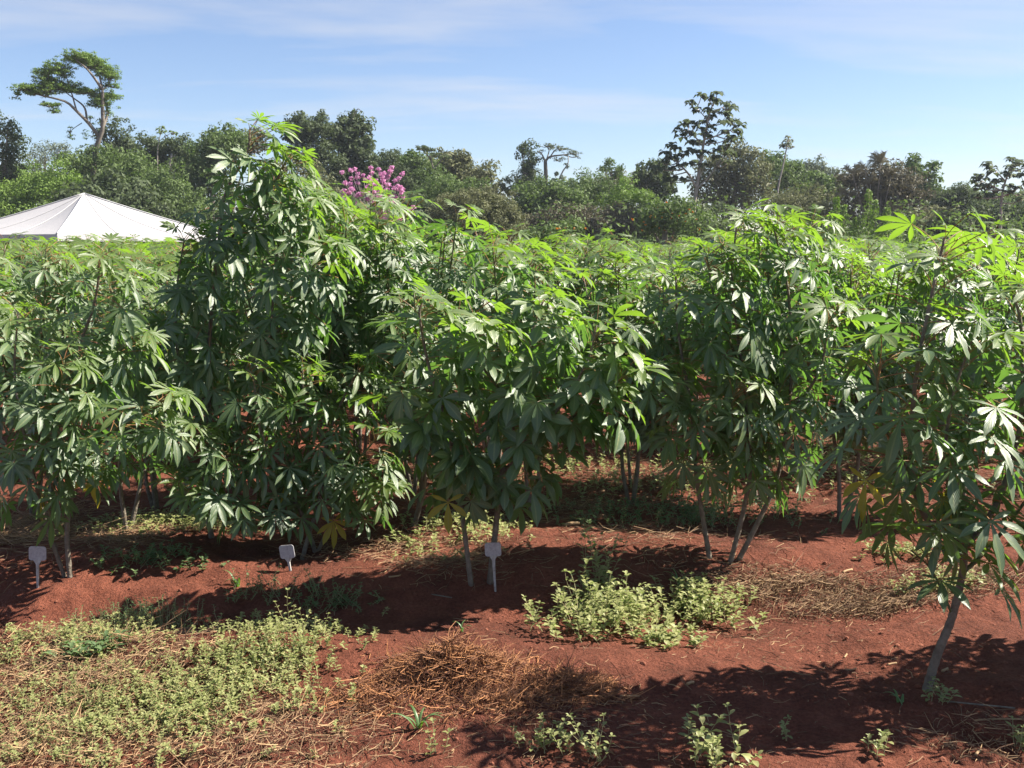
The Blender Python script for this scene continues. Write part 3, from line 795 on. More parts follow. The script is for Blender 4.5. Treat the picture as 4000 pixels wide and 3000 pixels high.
T = forest_tree
T('dark tree with drooping sprays at the left edge, taller than the bushes beside it', 60, [(10, 560, 70, 90), (45, 660, 45, 60), (20, 760, 90, 90), (30, 500, 25, 50)], 'crown_dark', seed=1, size=.18, sub=.4, density=.7)
T('pale airy small tree between the left-edge tree and the tall umbrella tree', 75, [(175, 605, 75, 40), (130, 640, 40, 40), (230, 590, 40, 30)], 'crown_grey', bark='bark', seed=2, size=.13, density=.35, sub=.4, trunk_r=.14)
T('bright green vine-covered thicket behind the left half of the tent roof', 56, [(90, 800, 130, 110), (220, 760, 110, 120), (60, 900, 130, 90), (200, 880, 120, 80)], 'crown_bright', seed=3, density=.9)
T('bright green mound of creepers at the foot of the tall umbrella tree', 62, [(420, 680, 170, 80), (300, 700, 100, 80), (520, 740, 120, 110), (420, 780, 200, 80)], 'crown_mid', seed=4)
T('dark rounded bush just behind the tent peak', 54, [(420, 770, 130, 80), (330, 800, 90, 70), (540, 810, 90, 80)], 'crown_dark', seed=5)
T('dark creeper-hung tree close right of the tall umbrella tree trunk', 66, [(455, 540, 55, 65), (490, 600, 45, 60), (430, 610, 60, 50), (405, 505, 18, 25)], 'crown_dark', seed=6, size=.18, sub=.4)
T('left one of two dark tufted trees between the umbrella tree and the tallest cassava', 68, [(590, 580, 55, 45), (640, 610, 45, 50), (600, 650, 60, 50)], 'crown_dark', bark='bark', seed=7, size=.18, sub=.42)
T('right one of two dark tufted trees, with a pale slim trunk showing', 67, [(690, 570, 55, 40), (720, 620, 40, 45)], 'crown_dark', trunk_px=645, bark='bark', seed=8, size=.18, sub=.42, trunk_r=.1, limbs=[([(640, 760, -.6), (655, 680, -.6), (672, 600, -.5)], .12, .07)])
T('mid green bush mass right of the tent, below the two tufted trees', 58, [(650, 780, 110, 110), (730, 850, 120, 100), (620, 880, 110, 90)], 'crown_mid', seed=9)
T('rounded green tree half hidden by the tallest cassava shoot', 64, [(830, 640, 100, 100), (880, 570, 80, 60), (780, 760, 110, 100)], 'crown_mid', seed=10)
T('grey-green tree behind the top of the tallest cassava', 72, [(900, 560, 80, 45), (990, 560, 60, 45), (840, 600, 60, 50)], 'crown_grey', seed=11, density=.8)
T('grey-green undergrowth tree right of the tallest cassava top', 60, [(1130, 720, 130, 90), (1200, 800, 120, 90), (1060, 800, 110, 90)], 'crown_olive', seed=12)
T('left lobe of the big dark tree pair, clipped square by creepers', 68, [(1180, 510, 70, 50), (1240, 500, 55, 50), (1200, 590, 75, 70), (1260, 660, 80, 80)], 'crown_dark', seed=13, sub=.42)
T('big dark round tree with a curling vine tip standing above its crown', 70, [(1370, 560, 85, 90), (1390, 490, 50, 45), (1320, 530, 50, 40), (1400, 670, 85, 80), (1340, 740, 100, 80)], 'crown_dark', seed=14, sub=.42,
  limbs=[([(1375, 470, -.5), (1385, 445, -.5), (1398, 425, -.5), (1412, 436, -.5)], .04, .02)])
T('dark conical tree close right of the pink blossoms', 66, [(1530, 650, 35, 65), (1560, 740, 70, 80)], 'crown_dark', seed=15, sub=.4)
T('vine-draped grey-green tree right of the pink blossoms', 68, [(1600, 680, 60, 75), (1640, 640, 60, 55), (1660, 740, 90, 80)], 'crown_mid', seed=16, sub=.42)
T('broad green dome tree left of the bare umbrella tree', 72, [(1800, 680, 110, 75), (1740, 640, 70, 45), (1870, 730, 80, 70), (1785, 620, 40, 25), (1900, 770, 60, 60)], 'crown_olive', seed=17)
T('yellow-green tree tucked in front of the broad dome tree', 60, [(1720, 760, 100, 70), (1820, 770, 80, 60)], 'crown_mid', seed=18)
T('round olive bush, broad and finely leaved, in the middle of the forest edge', 50, [(1880, 850, 140, 105), (1770, 880, 110, 85), (1960, 890, 85, 85), (1850, 940, 150, 60)], 'crown_olive', seed=19, size=.11, density=1.7, sub=.35)
T('dark undergrowth bush left of the round olive bush', 55, [(1650, 880, 100, 90), (1570, 850, 80, 80)], 'crown_dark', seed=20)
T('tower-shaped tree wrapped in dark creepers left of the bare umbrella tree', 70, [(2065, 620, 38, 55), (2070, 700, 45, 60), (2040, 750, 70, 60), (2040, 575, 12, 14)], 'crown_dark', seed=21, sub=.36, size=.17)
T('green shrub mass below the bare umbrella tree', 64, [(2120, 780, 110, 60), (2200, 800, 100, 70), (2100, 870, 120, 80)], 'crown_mid', seed=22)
T('brownish thicket under the thin leaning tree', 58, [(2200, 880, 120, 60), (2300, 880, 100, 60), (2080, 910, 100, 50)], 'crown_brown', seed=23, size=.15)
T('rounded green tree left of the small tufted tree', 68, [(2300, 750, 75, 60), (2360, 770, 60, 60), (2260, 800, 60, 50)], 'crown_mid', seed=24)
T('small tufted tree with a round top on a short trunk', 72, [(2390, 655, 40, 26), (2405, 690, 25, 20), (2365, 665, 20, 14)], 'crown_mid', seed=25, sub=.3, size=.16, density=.9, limbs=[([(2398, 760, -.3), (2400, 700, -.3)], .16, .12)])
T('dark dome-shaped tree left of the tall thin spreading tree', 70, [(2545, 700, 70, 60), (2570, 660, 40, 30), (2590, 740, 50, 50)], 'crown_dark', seed=26, sub=.4)
T('bright creeper-covered mound below the dark dome tree', 62, [(2450, 780, 70, 70), (2500, 830, 60, 80), (2400, 790, 60, 60)], 'crown_bright', seed=27)
T('greyish brown bush low in front, right of the round olive bush', 55, [(2410, 870, 70, 65), (2360, 900, 80, 50), (2470, 900, 50, 60)], 'crown_brown', seed=28, size=.14)
T('dark bush under the tall thin spreading tree', 56, [(2620, 870, 120, 80), (2560, 900, 90, 60), (2720, 880, 100, 70)], 'crown_dark', seed=29)
T('wide grey-green tree right of the tall thin spreading tree', 70, [(2880, 640, 90, 70), (2790, 690, 80, 70), (2950, 700, 70, 70), (2850, 780, 130, 80)], 'crown_olive', seed=30, size=.22, density=.9)
T('leafy green tree below the slim lone sapling', 72, [(3020, 640, 55, 40), (3090, 670, 50, 40), (3030, 720, 90, 70)], 'crown_mid', seed=31)
T('low green tree left of the brown feathery tree', 74, [(3190, 710, 60, 35), (3230, 740, 60, 50), (3160, 770, 90, 60)], 'crown_mid', seed=32)
T('mixed green bush between the slim sapling and the brown feathery tree', 62, [(3100, 820, 120, 80), (3220, 840, 110, 70)], 'crown_olive', seed=33)
T('brown feathery tree, darkest of the right-hand forest edge', 60, [(3400, 730, 110, 80), (3480, 700, 90, 60), (3340, 700, 50, 45), (3540, 760, 80, 80), (3430, 830, 150, 70)], 'crown_brown', seed=34, size=.3, aspect=.25, density=1.2, depth=.6)
T('light green tree behind the brown feathery tree, with two thin tips', 72, [(3560, 640, 35, 28), (3590, 700, 60, 50), (3640, 650, 22, 18), (3620, 760, 60, 50)], 'crown_mid', seed=35, sub=.4)
T('dark low tree right of the brown feathery tree', 68, [(3720, 770, 70, 40), (3780, 800, 60, 40), (3700, 830, 100, 60)], 'crown_dark', seed=36)
T('dark undergrowth tree at the foot of the right-hand spreading tree', 66, [(3860, 840, 90, 55), (3960, 850, 80, 55), (3900, 900, 120, 50)], 'crown_dark', seed=37)
T('grey bush low between the brown feathery tree and the right edge', 58, [(3650, 880, 110, 60), (3780, 900, 90, 50)], 'crown_olive', seed=38)

T('far green tree top filling the gap right of the round olive bush', 84, [(2180, 770, 90, 55), (2280, 760, 80, 50)], 'crown_mid', seed=51, size=.24)
T('far dull green tree behind the small tufted tree', 86, [(2430, 740, 90, 50), (2340, 740, 60, 40)], 'crown_olive', seed=52, size=.24)
T('far grey tree right behind the slim lone sapling', 86, [(3150, 690, 90, 60), (3240, 720, 80, 50)], 'crown_grey', seed=53, size=.24)
T('far low green tree behind the sparse spreading tree at the right edge', 84, [(3880, 800, 110, 45), (3980, 810, 90, 50), (3760, 790, 80, 45)], 'crown_mid', seed=54, size=.24)
T('far mid green tree behind the two tufted trees', 84, [(560, 660, 90, 60), (720, 670, 90, 60)], 'crown_mid', seed=55, size=.24)
T('far dark tree behind the pink blossoms, left of the broad dome tree', 84, [(1560, 650, 70, 50), (1480, 700, 70, 60)], 'crown_dark', seed=56, size=.24)
T('far pale green tree behind the left-edge tree', 84, [(120, 720, 110, 60), (40, 740, 80, 70)], 'crown_bright', seed=57, size=.24)
def umbrella_tree(label, D, base_px, trunks, pads, mat, bark, seed, size=.2, density=1.0, sub=.4, name='umbrella_tree'):
    """a tree given by its visible limbs and its flat leaf pads"""
    g = np.random.default_rng(seed + 900); s = D / FPX
    b = at(base_px, 960, D); b.z = gz(b.x, D); bb = np.array(b)
    root = tag(link(name, None, loc=b), label, 'tree', 'trees at the forest edge')
    ta, ca = Acc(), Acc()
    for pts, r0, r1 in trunks:
        limb(ta, [(np.array(at(x, y, D + z)) - bb) if y is not None else np.array([0, 0, -.1]) for x, y, z in pts], r0, r1, k=14)
    for (px, py, rx, ry, dz) in pads:
        c = np.array(at(px, py, D + dz)) - bb
        k = max(4, int(rx * s * rx * s * 2.4 * density / sub ** 2))
        P = []
        for i in range(k):
            d = g.normal(size=3) * .5; d = np.clip(d, -1, 1)
            cc = c + d * np.array([rx * s, rx * s * .8, ry * s])
            P.append(clump_points(cc, (sub * .8, sub * .8, sub * .35), int(30 * (sub / .4) ** 2 * (.18 / size)), g, .2))
            if g.random() < .35:
                limb(ta, [c - np.array([0, 0, ry * s * .5]), (c + cc) / 2 - np.array([0, 0, .1]), cc], .035, .012, n=4, k=5)
        cards(ca, np.concatenate(P), size, g, up=.8, aspect=.34)
    link('crown', ca.mesh('crown', [M[mat]]), root); link('trunk', ta.mesh('trunk', [M[bark]]), root)
    return root
umbrella_tree('tall tree with a flat spreading crown and pale curved trunk rising behind the tent', 60, 365,
    [([(360, None, 0), (362, 760, 0), (370, 620, 0), (385, 550, 0), (402, 500, 0), (400, 420, 0), (402, 370, 0), (398, 340, 0)], .19, .06),
     ([(385, 530, 0), (345, 480, -.2), (300, 435, -.4), (262, 400, -.6), (215, 385, -.8), (150, 370, -.9), (100, 350, -1)], .11, .025),
     ([(340, 475, -.2), (330, 420, .2), (290, 385, .3), (240, 350, .2)], .07, .02),
     ([(402, 500, 0), (420, 440, .5), (405, 400, .6), (380, 365, .6)], .09, .02),
     ([(400, 350, 0), (365, 300, -.3), (330, 260, -.4), (290, 230, -.3)], .09, .02),
     ([(400, 345, 0), (385, 290, .4), (350, 240, .4)], .07, .02), ([(400, 350, 0), (425, 330, .3), (440, 280, .5)], .05, .02),
     ([(300, 435, -.4), (270, 330, 0), (250, 280, 0)], .05, .02), ([(320, 480, 0), (290, 500, -.3), (268, 520, -.4)], .025, .012)],
    [(320, 215, 50, 14, .2), (370, 255, 45, 20, .3), (240, 280, 45, 22, -.2), (170, 330, 45, 20, -.6), (230, 340, 40, 18, -.3), (410, 400, 40, 18, .3), (290, 350, 45, 12, 0), (420, 285, 38, 20, .3), (290, 225, 55, 16, 0), (350, 240, 60, 18, .5), (400, 270, 50, 22, .6), (430, 300, 35, 14, .4), (230, 260, 50, 22, -.4), (190, 300, 55, 25, -.5), (160, 280, 30, 12, -.3),
     (100, 340, 45, 12, -1), (70, 365, 20, 18, -1), (140, 360, 50, 12, -.8), (190, 350, 45, 22, -.7), (265, 335, 45, 14, 0), (340, 355, 50, 14, .3), (400, 375, 50, 18, .6), (440, 375, 32, 16, .6),
     (375, 400, 30, 20, .5), (200, 410, 32, 10, -.8), (210, 430, 20, 10, -.8), (275, 520, 16, 22, -.4), (332, 520, 10, 22, 0), (420, 440, 20, 18, .5), (350, 470, 10, 15, 0), (430, 330, 30, 12, .5)],
    'crown_bright', 'bark_dark', 1, size=.125, density=4.2, sub=.30)
umbrella_tree('bare-limbed umbrella tree with a thin flat crown beside the creeper tower', 70, 2133,
    [([(2133, None, 0), (2133, 760, 0), (2132, 680, 0), (2130, 628, 0)], .17, .12), ([(2130, 630, 0), (2150, 612, 0), (2200, 605, 0), (2235, 600, 0)], .09, .02), ([(2130, 630, 0), (2115, 600, 0), (2105, 590, .3)], .07, .02),
     ([(2150, 612, 0), (2165, 590, 0), (2185, 575, 0)], .05, .02), ([(2200, 605, 0), (2240, 615, -.4), (2262, 608, -.4)], .04, .015), ([(2135, 625, 0), (2145, 585, .4), (2130, 570, .4)], .05, .02)],
    [(2145, 568, 35, 7, .3), (2190, 580, 40, 7, 0), (2235, 596, 35, 8, -.2), (2180, 622, 30, 8, 0), (2110, 592, 14, 8, .3), (2255, 610, 18, 8, -.3)], 'crown_grey', 'bark_dark', 2, size=.13, density=1.3, sub=.26)
umbrella_tree('thin leaning whitish tree with few leaves right of the bare umbrella tree', 66, 2168,
    [([(2168, None, 0), (2172, 780, 0), (2178, 720, 0), (2198, 670, 0), (2218, 640, 0), (2220, 610, 0)], .08, .025), ([(2182, 712, 0), (2170, 690, 0), (2168, 680, 0)], .03, .015), ([(2185, 700, 0), (2205, 695, 0)], .03, .015)],
    [(2172, 680, 14, 8, 0), (2200, 695, 12, 8, 0), (2162, 700, 10, 8, 0), (2218, 645, 8, 12, 0)], 'crown_grey', 'bark', 3, size=.2, density=3, sub=.22, name='slender_tree')
umbrella_tree('small umbrella-crowned tree standing out above the forest right of the pink tree', 66, 1705,
    [([(1700, None, 0), (1702, 720, 0), (1690, 650, 0), (1680, 610, 0)], .08, .04), ([(1695, 660, 0), (1720, 630, 0), (1740, 612, 0)], .05, .02), ([(1685, 625, 0), (1660, 595, 0), (1640, 580, 0)], .04, .02)],
    [(1650, 577, 30, 8, 0), (1690, 582, 25, 8, .3), (1740, 612, 22, 8, 0), (1700, 605, 18, 7, 0)], 'crown_dark', 'bark_dark', 4, size=.2, density=2.2, sub=.28)

def tuft_tree(label, D, base_px, trunks, tufts, mat, bark, seed, tuft_r=.36, name='spreading_tree', leaf=.34):
    """a sparse tree whose big leaves hang in tufts at the twig ends"""
    g = np.random.default_rng(seed + 1200)
    b = at(base_px, 960, D); b.z = gz(b.x, D); bb = np.array(b)
    root = tag(link(name, None, loc=b), label, 'tree', 'trees at the forest edge')
    ta, ca = Acc(), Acc(); J = []
    for pts, r0, r1 in trunks:
        W = [(np.array(at(x, y, D + z)) - bb) if y is not None else np.array([0, 0, -.1]) for x, y, z in pts]
        limb(ta, W, r0, r1, k=14); J += list(bez(W, 14)[4:])
    J = np.array(J)
    for (px, py) in tufts:
        c = np.array(at(px, py, D + g.uniform(-.8, .8))) - bb
        cand = J[J[:, 2] < c[2] + .1]; j = cand[np.argmin(np.linalg.norm(cand - c, axis=1))]
        limb(ta, [j, (j + c) / 2 - np.array([0, 0, .1]), c], .035, .018, n=4, k=5)
        for q in range(16):
            az = g.random() * 6.28; d = np.array([math.cos(az), math.sin(az), g.uniform(-.1, .9)]); d /= np.linalg.norm(d)
            L_ = leaf * (.7 + .5 * g.random()); sd_ = np.cross(d, (0, 0, 1.)); sd_ /= np.linalg.norm(sd_) + 1e-9
            P0 = c + d * .06; P1 = c + d * L_ * .55; P2 = P1 + (d * .45 + np.array([0, 0, -.55])) * L_ * .75; w = L_ * .26
            ca.add(np.array([P0, P1 - sd_ * w, P2, P1 + sd_ * w, P1 + np.array([0, 0, .02])]), T=[(0, 4, 1), (1, 4, 2), (2, 4, 3), (3, 4, 0)], tint=g.random())
    link('crown', ca.mesh('crown', [M[mat]]), root); link('trunk', ta.mesh('trunk', [M[bark]]), root)
    return root
g = np.random.default_rng(5)
tf = [(2700, 405), (2740, 375), (2770, 385), (2800, 370), (2790, 400), (2830, 405), (2850, 420), (2720, 430), (2770, 430), (2810, 440), (2840, 450), (2860, 425), (2780, 460), (2830, 480), (2690, 480), (2670, 490), (2710, 490), (2750, 480), (2740, 510), (2780, 500),
      (2850, 470), (2870, 480), (2890, 490), (2880, 515), (2860, 540), (2830, 520), (2845, 560), (2650, 510), (2660, 535), (2690, 520), (2720, 530), (2620, 570), (2640, 585), (2600, 600), (2610, 625), (2590, 640), (2640, 620), (2670, 600), (2700, 590), (2730, 560), (2720, 600), (2750, 600),
      (2570, 660), (2590, 680), (2630, 660), (2660, 650), (2690, 640), (2720, 640), (2750, 650), (2650, 700), (2620, 700), (2850, 600), (2800, 590), (2680, 700), (2600, 710), (2820, 580), (2800, 620), (2780, 560), (2840, 640), (2700, 560), (2760, 530), (2880, 540)]
tuft_tree('tall thin spreading tree with dark leaf tufts, the highest on the right side', 55, 2715,
    [([(2705, None, 0), (2708, 840, 0), (2720, 740, 0), (2740, 610, 0), (2752, 540, 0), (2770, 450, 0), (2795, 380, 0)], .13, .03), ([(2720, 735, 0), (2690, 680, -.3), (2640, 630, -.4), (2600, 610, -.5)], .07, .02), ([(2718, 740, 0), (2760, 700, .3), (2800, 650, .3)], .06, .02),
     ([(2752, 545, 0), (2800, 530, .2), (2850, 510, .3), (2870, 490, .3)], .05, .02), ([(2745, 570, 0), (2710, 530, -.2), (2670, 510, -.3)], .04, .02), ([(2765, 470, 0), (2720, 420, 0)], .03, .015), ([(2775, 440, 0), (2820, 420, 0)], .03, .015)],
    tf, 'crown_dark', 'bark', 1, leaf=.50)
tuft_tree('sparse spreading tree with dark leaf tufts at the right edge against the sky', 58, 3905,
    [([(3910, None, 0), (3908, 880, 0), (3912, 780, 0), (3930, 700, 0), (3960, 640, 0)], .10, .03), ([(3912, 745, 0), (3860, 720, 0), (3820, 700, 0)], .05, .02), ([(3925, 705, 0), (3890, 670, 0), (3865, 650, 0)], .04, .02), ([(3912, 770, 0), (3970, 740, 0), (4020, 700, 0)], .05, .02), ([(3945, 670, 0), (3990, 660, 0), (4030, 640, 0)], .04, .02)],
    [(3860, 640), (3870, 660), (3880, 675), (3820, 690), (3840, 700), (3810, 715), (3825, 735), (3850, 725), (3890, 710), (3905, 715), (3950, 625), (3970, 640), (3990, 635), (4010, 650), (3940, 655), (3960, 665), (4020, 670), (3990, 690), (3950, 690), (3930, 680), (3870, 740), (3880, 755), (3940, 730), (3970, 740), (4010, 720), (3930, 755), (3860, 770), (3990, 760), (4000, 780), (4040, 700), (3830, 760), (3810, 770)],
    'crown_dark', 'bark', 2, leaf=.50)
tuft_tree('slim lone sapling with one small leaf tuft above the right-hand trees', 66, 3040,
    [([(3030, None, 0), (3035, 780, 0), (3058, 650, 0), (3072, 580, 0), (3078, 545, 0)], .07, .03), ([(3072, 582, 0), (3090, 580, 0), (3098, 570, 0)], .03, .012)],
    [(3080, 535), (3070, 550), (3060, 565), (3088, 550), (3090, 575), (3075, 570), (3055, 572), (3083, 562)], 'crown_grey', 'bark', 3, leaf=.32, name='sapling')
tuft_tree('thin sapling poking out between the two dark tufted trees', 66, 620,
    [([(610, None, 0), (615, 640, 0), (620, 560, 0), (628, 520, 0)], .05, .02), ([(628, 545, 0), (660, 525, 0), (672, 518, 0)], .02, .01)],
    [(620, 508), (632, 500), (640, 515), (670, 518), (625, 520), (682, 522)], 'crown_mid', 'bark', 4, leaf=.3, name='sapling')
# feathery fronds on top of the brown tree
def fronds(label, D, base_px, tips, mat, seed):
    g = np.random.default_rng(seed); b = at(base_px, 960, D); b.z = gz(b.x, D); bb = np.array(b)
    root = tag(link('feathery_tree', None, loc=b), label, 'tree', 'trees at the forest edge'); ta, ca = Acc(), Acc()
    for (px, py, n, ln) in tips:
        c = np.array(at(px, py, D + g.uniform(-.4, .4))) - bb
        limb(ta, [(0, 0, 0), (c[0] * .5, 0, c[2] * .6), c], .07, .02, n=5, k=8)
        for q in range(n):
            az = g.uniform(0, 6.28); el = g.uniform(.3, 1.1); d = np.array([math.cos(az) * math.cos(el), math.sin(az) * math.cos(el) * .6, math.sin(el)])
            P = [c + d * ln * t + np.array([0, 0, -.25 * ln * t * t]) for t in np.linspace(0, 1, 9)]
            for i in range(1, 9):
                sdv = np.cross(d, (0, 1, 0)); sdv /= np.linalg.norm(sdv) + 1e-9
                for sg in (-1, 1):
                    tip = P[i] + (sdv * sg * .7 + d * .6) * ln * .30; w = d * ln * .045
                    ca.add(np.array([P[i] - w, P[i] + w, tip]), T=[(0, 1, 2)], tint=g.random())
    link('crown', ca.mesh('crown', [M[mat]], False), root); link('trunk', ta.mesh('trunk', [M['bark_dark']]), root)
fronds('feather-leaved tree whose brown fronds stick up above the right-hand forest', 59, 3420, [(3440, 640, 12, .95), (3330, 680, 8, .75), (3380, 660, 8, .7), (3400, 720, 9, .8), (3480, 690, 8, .7), (3310, 760, 8, .7), (3440, 760, 9, .8), (3520, 740, 7, .7), (3350, 800, 9, .8), (3490, 820, 8, .8)], 'crown_brown', 3)

def pink_tree():
    D = 46; g = np.random.default_rng(61); b = at(1470, 960, D); b.z = gz(b.x, D); bb = np.array(b)
    root = tag(link('blossoming_tree', None, loc=b), 'leafless tree covered in pink blossom before the big dark trees', 'tree'); ta, ca = Acc(), Acc()
    limb(ta, [(0, 0, -.1), (0, 0, 1.2), (-.1, 0, 2.2)], .10, .06)
    pts = []
    for i in range(170):
        px, py = g.uniform(1325, 1575), g.uniform(675, 905)
        e = ((px - 1450) / 125) ** 2 + ((py - 790) / 130) ** 2
        if e > 1.05 and g.random() < .85: continue
        pts.append((px, py))
    pts += [(1530, 655), (1525, 668), (1572, 678), (1558, 695), (1545, 705), (1535, 770), (1335, 672), (1385, 660), (1370, 665), (1450, 655), (1480, 660), (1615, 810), (1605, 818), (1340, 800), (1345, 815)]
    for px, py in pts:
        c = np.array(at(px, py, D + g.uniform(-.9, .9))) - bb
        limb(ta, [(g.normal(0, .1), g.normal(0, .1), 1.6), (c[0] * .5, c[1] * .5, (c[2] + 1.8) / 2), c], .018, .006, n=3, k=5)
        cards(ca, clump_points(c, (.13, .13, .10), 46, g, .4), .085, g, aspect=.85)
    link('blossom', ca.mesh('blossom', [M['blossom']]), root); link('trunk', ta.mesh('trunk', [M['bark']]), root)
pink_tree()

def tall_herbs():
    g = np.random.default_rng(71)
    spec = [(3180, 800), (3260, 770), (3290, 800), (3385, 740), (3410, 780), (3460, 810), (3230, 840), (3340, 850), (3500, 850), (3130, 830), (3560, 860), (3060, 860)]
    names = ['left of the brown feathery tree', 'before the brown feathery tree', 'right of the brown feathery tree']
    for i, (px, py) in enumerate(spec):
        D = 42 + g.uniform(-2, 2); b = at(px, 960, D); b.z = gz(b.x, D); h = at(px, py, D).z - b.z
        root = tag(link('tall_herb', None, loc=b), (['', 'second ', 'third ', 'fourth ', 'fifth ', 'sixth ', 'seventh ', 'eighth ', 'ninth ', 'tenth ', 'eleventh ', 'twelfth '][sum(q[0] < px for q in spec)] + 'tall leafy green herb from the left below the brown feathery tree').replace('tall leafy green herb from the left below', 'tall leafy green herb from the left below') if sum(q[0] < px for q in spec) else 'left' + 'most tall leafy green herb below the brown feathery tree', 'shrub', 'tall leafy herbs ' + names[0 if px < 3270 else 1 if px < 3470 else 2])
        sa, ca = Acc(), Acc(); sa.tube(bez([(0, 0, -.05), (.05, 0, h * .5), (0, 0, h)], 8), np.linspace(.03, .008, 8), n=4)
        n = 500; z = h * (.15 + .85 * g.random(n) ** .8); r = .42 * (1.05 - z / h) ** .6 * np.sqrt(g.random(n)) + .03; a = g.random(n) * 6.28
        cards(ca, np.stack([r * np.cos(a), r * np.sin(a), z], -1), .16, g, aspect=.35)
        link('foliage', ca.mesh('foliage', [M['crown_bright']]), root); link('stem', sa.mesh('stem', [M['weed_stem']]), root)
tall_herbs()
def flower_bush(label, D, lobes, nflow, seed):
    r_ = T(label, D, lobes, 'crown_mid', seed=seed, name='flowering_bush', cat='bush', size=.14, group='orange-flowered bushes')
    g = np.random.default_rng(seed); ca = Acc(); bb = np.array(r_.location)
    for i in range(nflow):
        l = lobes[int(g.integers(len(lobes)))]
        c = np.array(at(l[0] + g.uniform(-1, 1) * l[2], l[1] + g.uniform(-.9, .5) * l[3], D - l[2] * D / FPX * .8)) - bb
        cards(ca, clump_points(c, (.06, .06, .05), 9, g, .3), .07, g, aspect=.8)
    link('blossom', ca.mesh('blossom', [M['orange']]), r_)
flower_bush('bush with orange blossoms below the tall thin spreading tree', 44, [(2600, 830, 70, 50), (2650, 870, 90, 60), (2540, 880, 70, 50)], 26, 81)
flower_bush('bush with orange blossoms right of the round olive bush, over the cassava tops', 38, [(2170, 910, 60, 30), (2260, 900, 50, 30), (2110, 930, 60, 30)], 16, 82)

def undergrowth():
    g = np.random.default_rng(91); a = Acc()
    n = 520; P = []
    for i in range(n):
        y = g.uniform(50, 85); px = g.uniform(-500, 4600); x = (px - 2000) / 4000 * y
        h = g.uniform(1.6, 4.0) * (1 if y < 62 else 1.5)
        P.append(clump_points((x, y, h * .55), (1.3, 1.1, h * .6), 190, g, .5))
    cards(a, np.concatenate(P), .26, g)
    tag(link('undergrowth', a.mesh('undergrowth', [M['crown_mid']])), 'mixed low undergrowth filling the foot of the forest', 'undergrowth', kind='stuff')
undergrowth()

# ------------------------------------------------------------------ the white tent
def tent():
    cx, cy = at(340, 960, 50).x, 50.0
    root = tag(link('party_tent', None, loc=(cx, cy, gz(cx, cy))), 'white peaked party tent roof showing over the cassava at the left', 'tent')
    ze, zp = 2.22, 4.20
    f = np.array([1.35, -6.3]); cs = []
    for k in range(4): cs.append(f.copy()); f = np.array([-f[1], f[0]])
    apex = np.array([0, 0, zp])
    for k in range(4):
        A, B = np.array([*cs[k], ze]), np.array([*cs[(k + 1) % 4], ze])
        n = 18; V = []; Q = []; Tt = []
        for i in range(n + 1):
            t = i / n
            for j in range(n + 1):
                u = j / n; p = apex + (A + (B - A) * u - apex) * t
                sag = -.26 * math.sin(math.pi * t) * (1 - (2 * u - 1) ** 2) * .8 - .05 * math.sin(math.pi * t)
                fold = .05 * math.sin(u * math.pi * 3) ** 2 * t * (1 - t) * 2
                V.append(p + np.array([0, 0, sag + fold]))
        for i in range(n):
            for j in range(n):
                q = (i * (n + 1) + j, i * (n + 1) + j + 1, (i + 1) * (n + 1) + j + 1, (i + 1) * (n + 1) + j); Q.append(tuple(reversed(q)))
        a = Acc(); a.add(np.array(V), Q); link('roof_panel', a.mesh('roof_panel', [M['canvas']]), root)
        # seams: one up the hip, two up the face
        for u in (0.0, .33, .67):
            P = [apex + (A + (B - A) * u - apex) * t + np.array([0, 0, -.26 * math.sin(math.pi * t) * (1 - (2 * u - 1) ** 2) * .8 - .05 * math.sin(math.pi * t) + .05 * math.sin(u * math.pi * 3) ** 2 * t * (1 - t) * 2 + .03]) for t in np.linspace(0, 1, 14)]
            a = Acc(); a.tube(np.array(P), .03 if u == 0 else .014, n=5); link('seam', a.mesh('seam', [M['seam']]), root)
        # valance
        out = np.array([*(cs[k] + cs[(k + 1) % 4]), 0]); out /= np.linalg.norm(out); V = []
        for i in range(25):
            u = i / 24; w = out * (.03 + .02 * math.sin(i * 1.9))
            V += [A + (B - A) * u + out * .01, A + (B - A) * u + w + np.array([0, 0, -.30])]
        a = Acc(); a.add(np.array(V), [(2 * i, 2 * i + 1, 2 * i + 3, 2 * i + 2) for i in range(24)]); link('valance', a.mesh('valance', [M['canvas']]), root)
        a = Acc(); p = cs[k] * .985; a.tube(np.array([[*p, -.1], [*p, 1.0], [*p, ze - .03]]), .045, n=10); link('pole', a.mesh('pole', [M['metal']]), root)
tent()

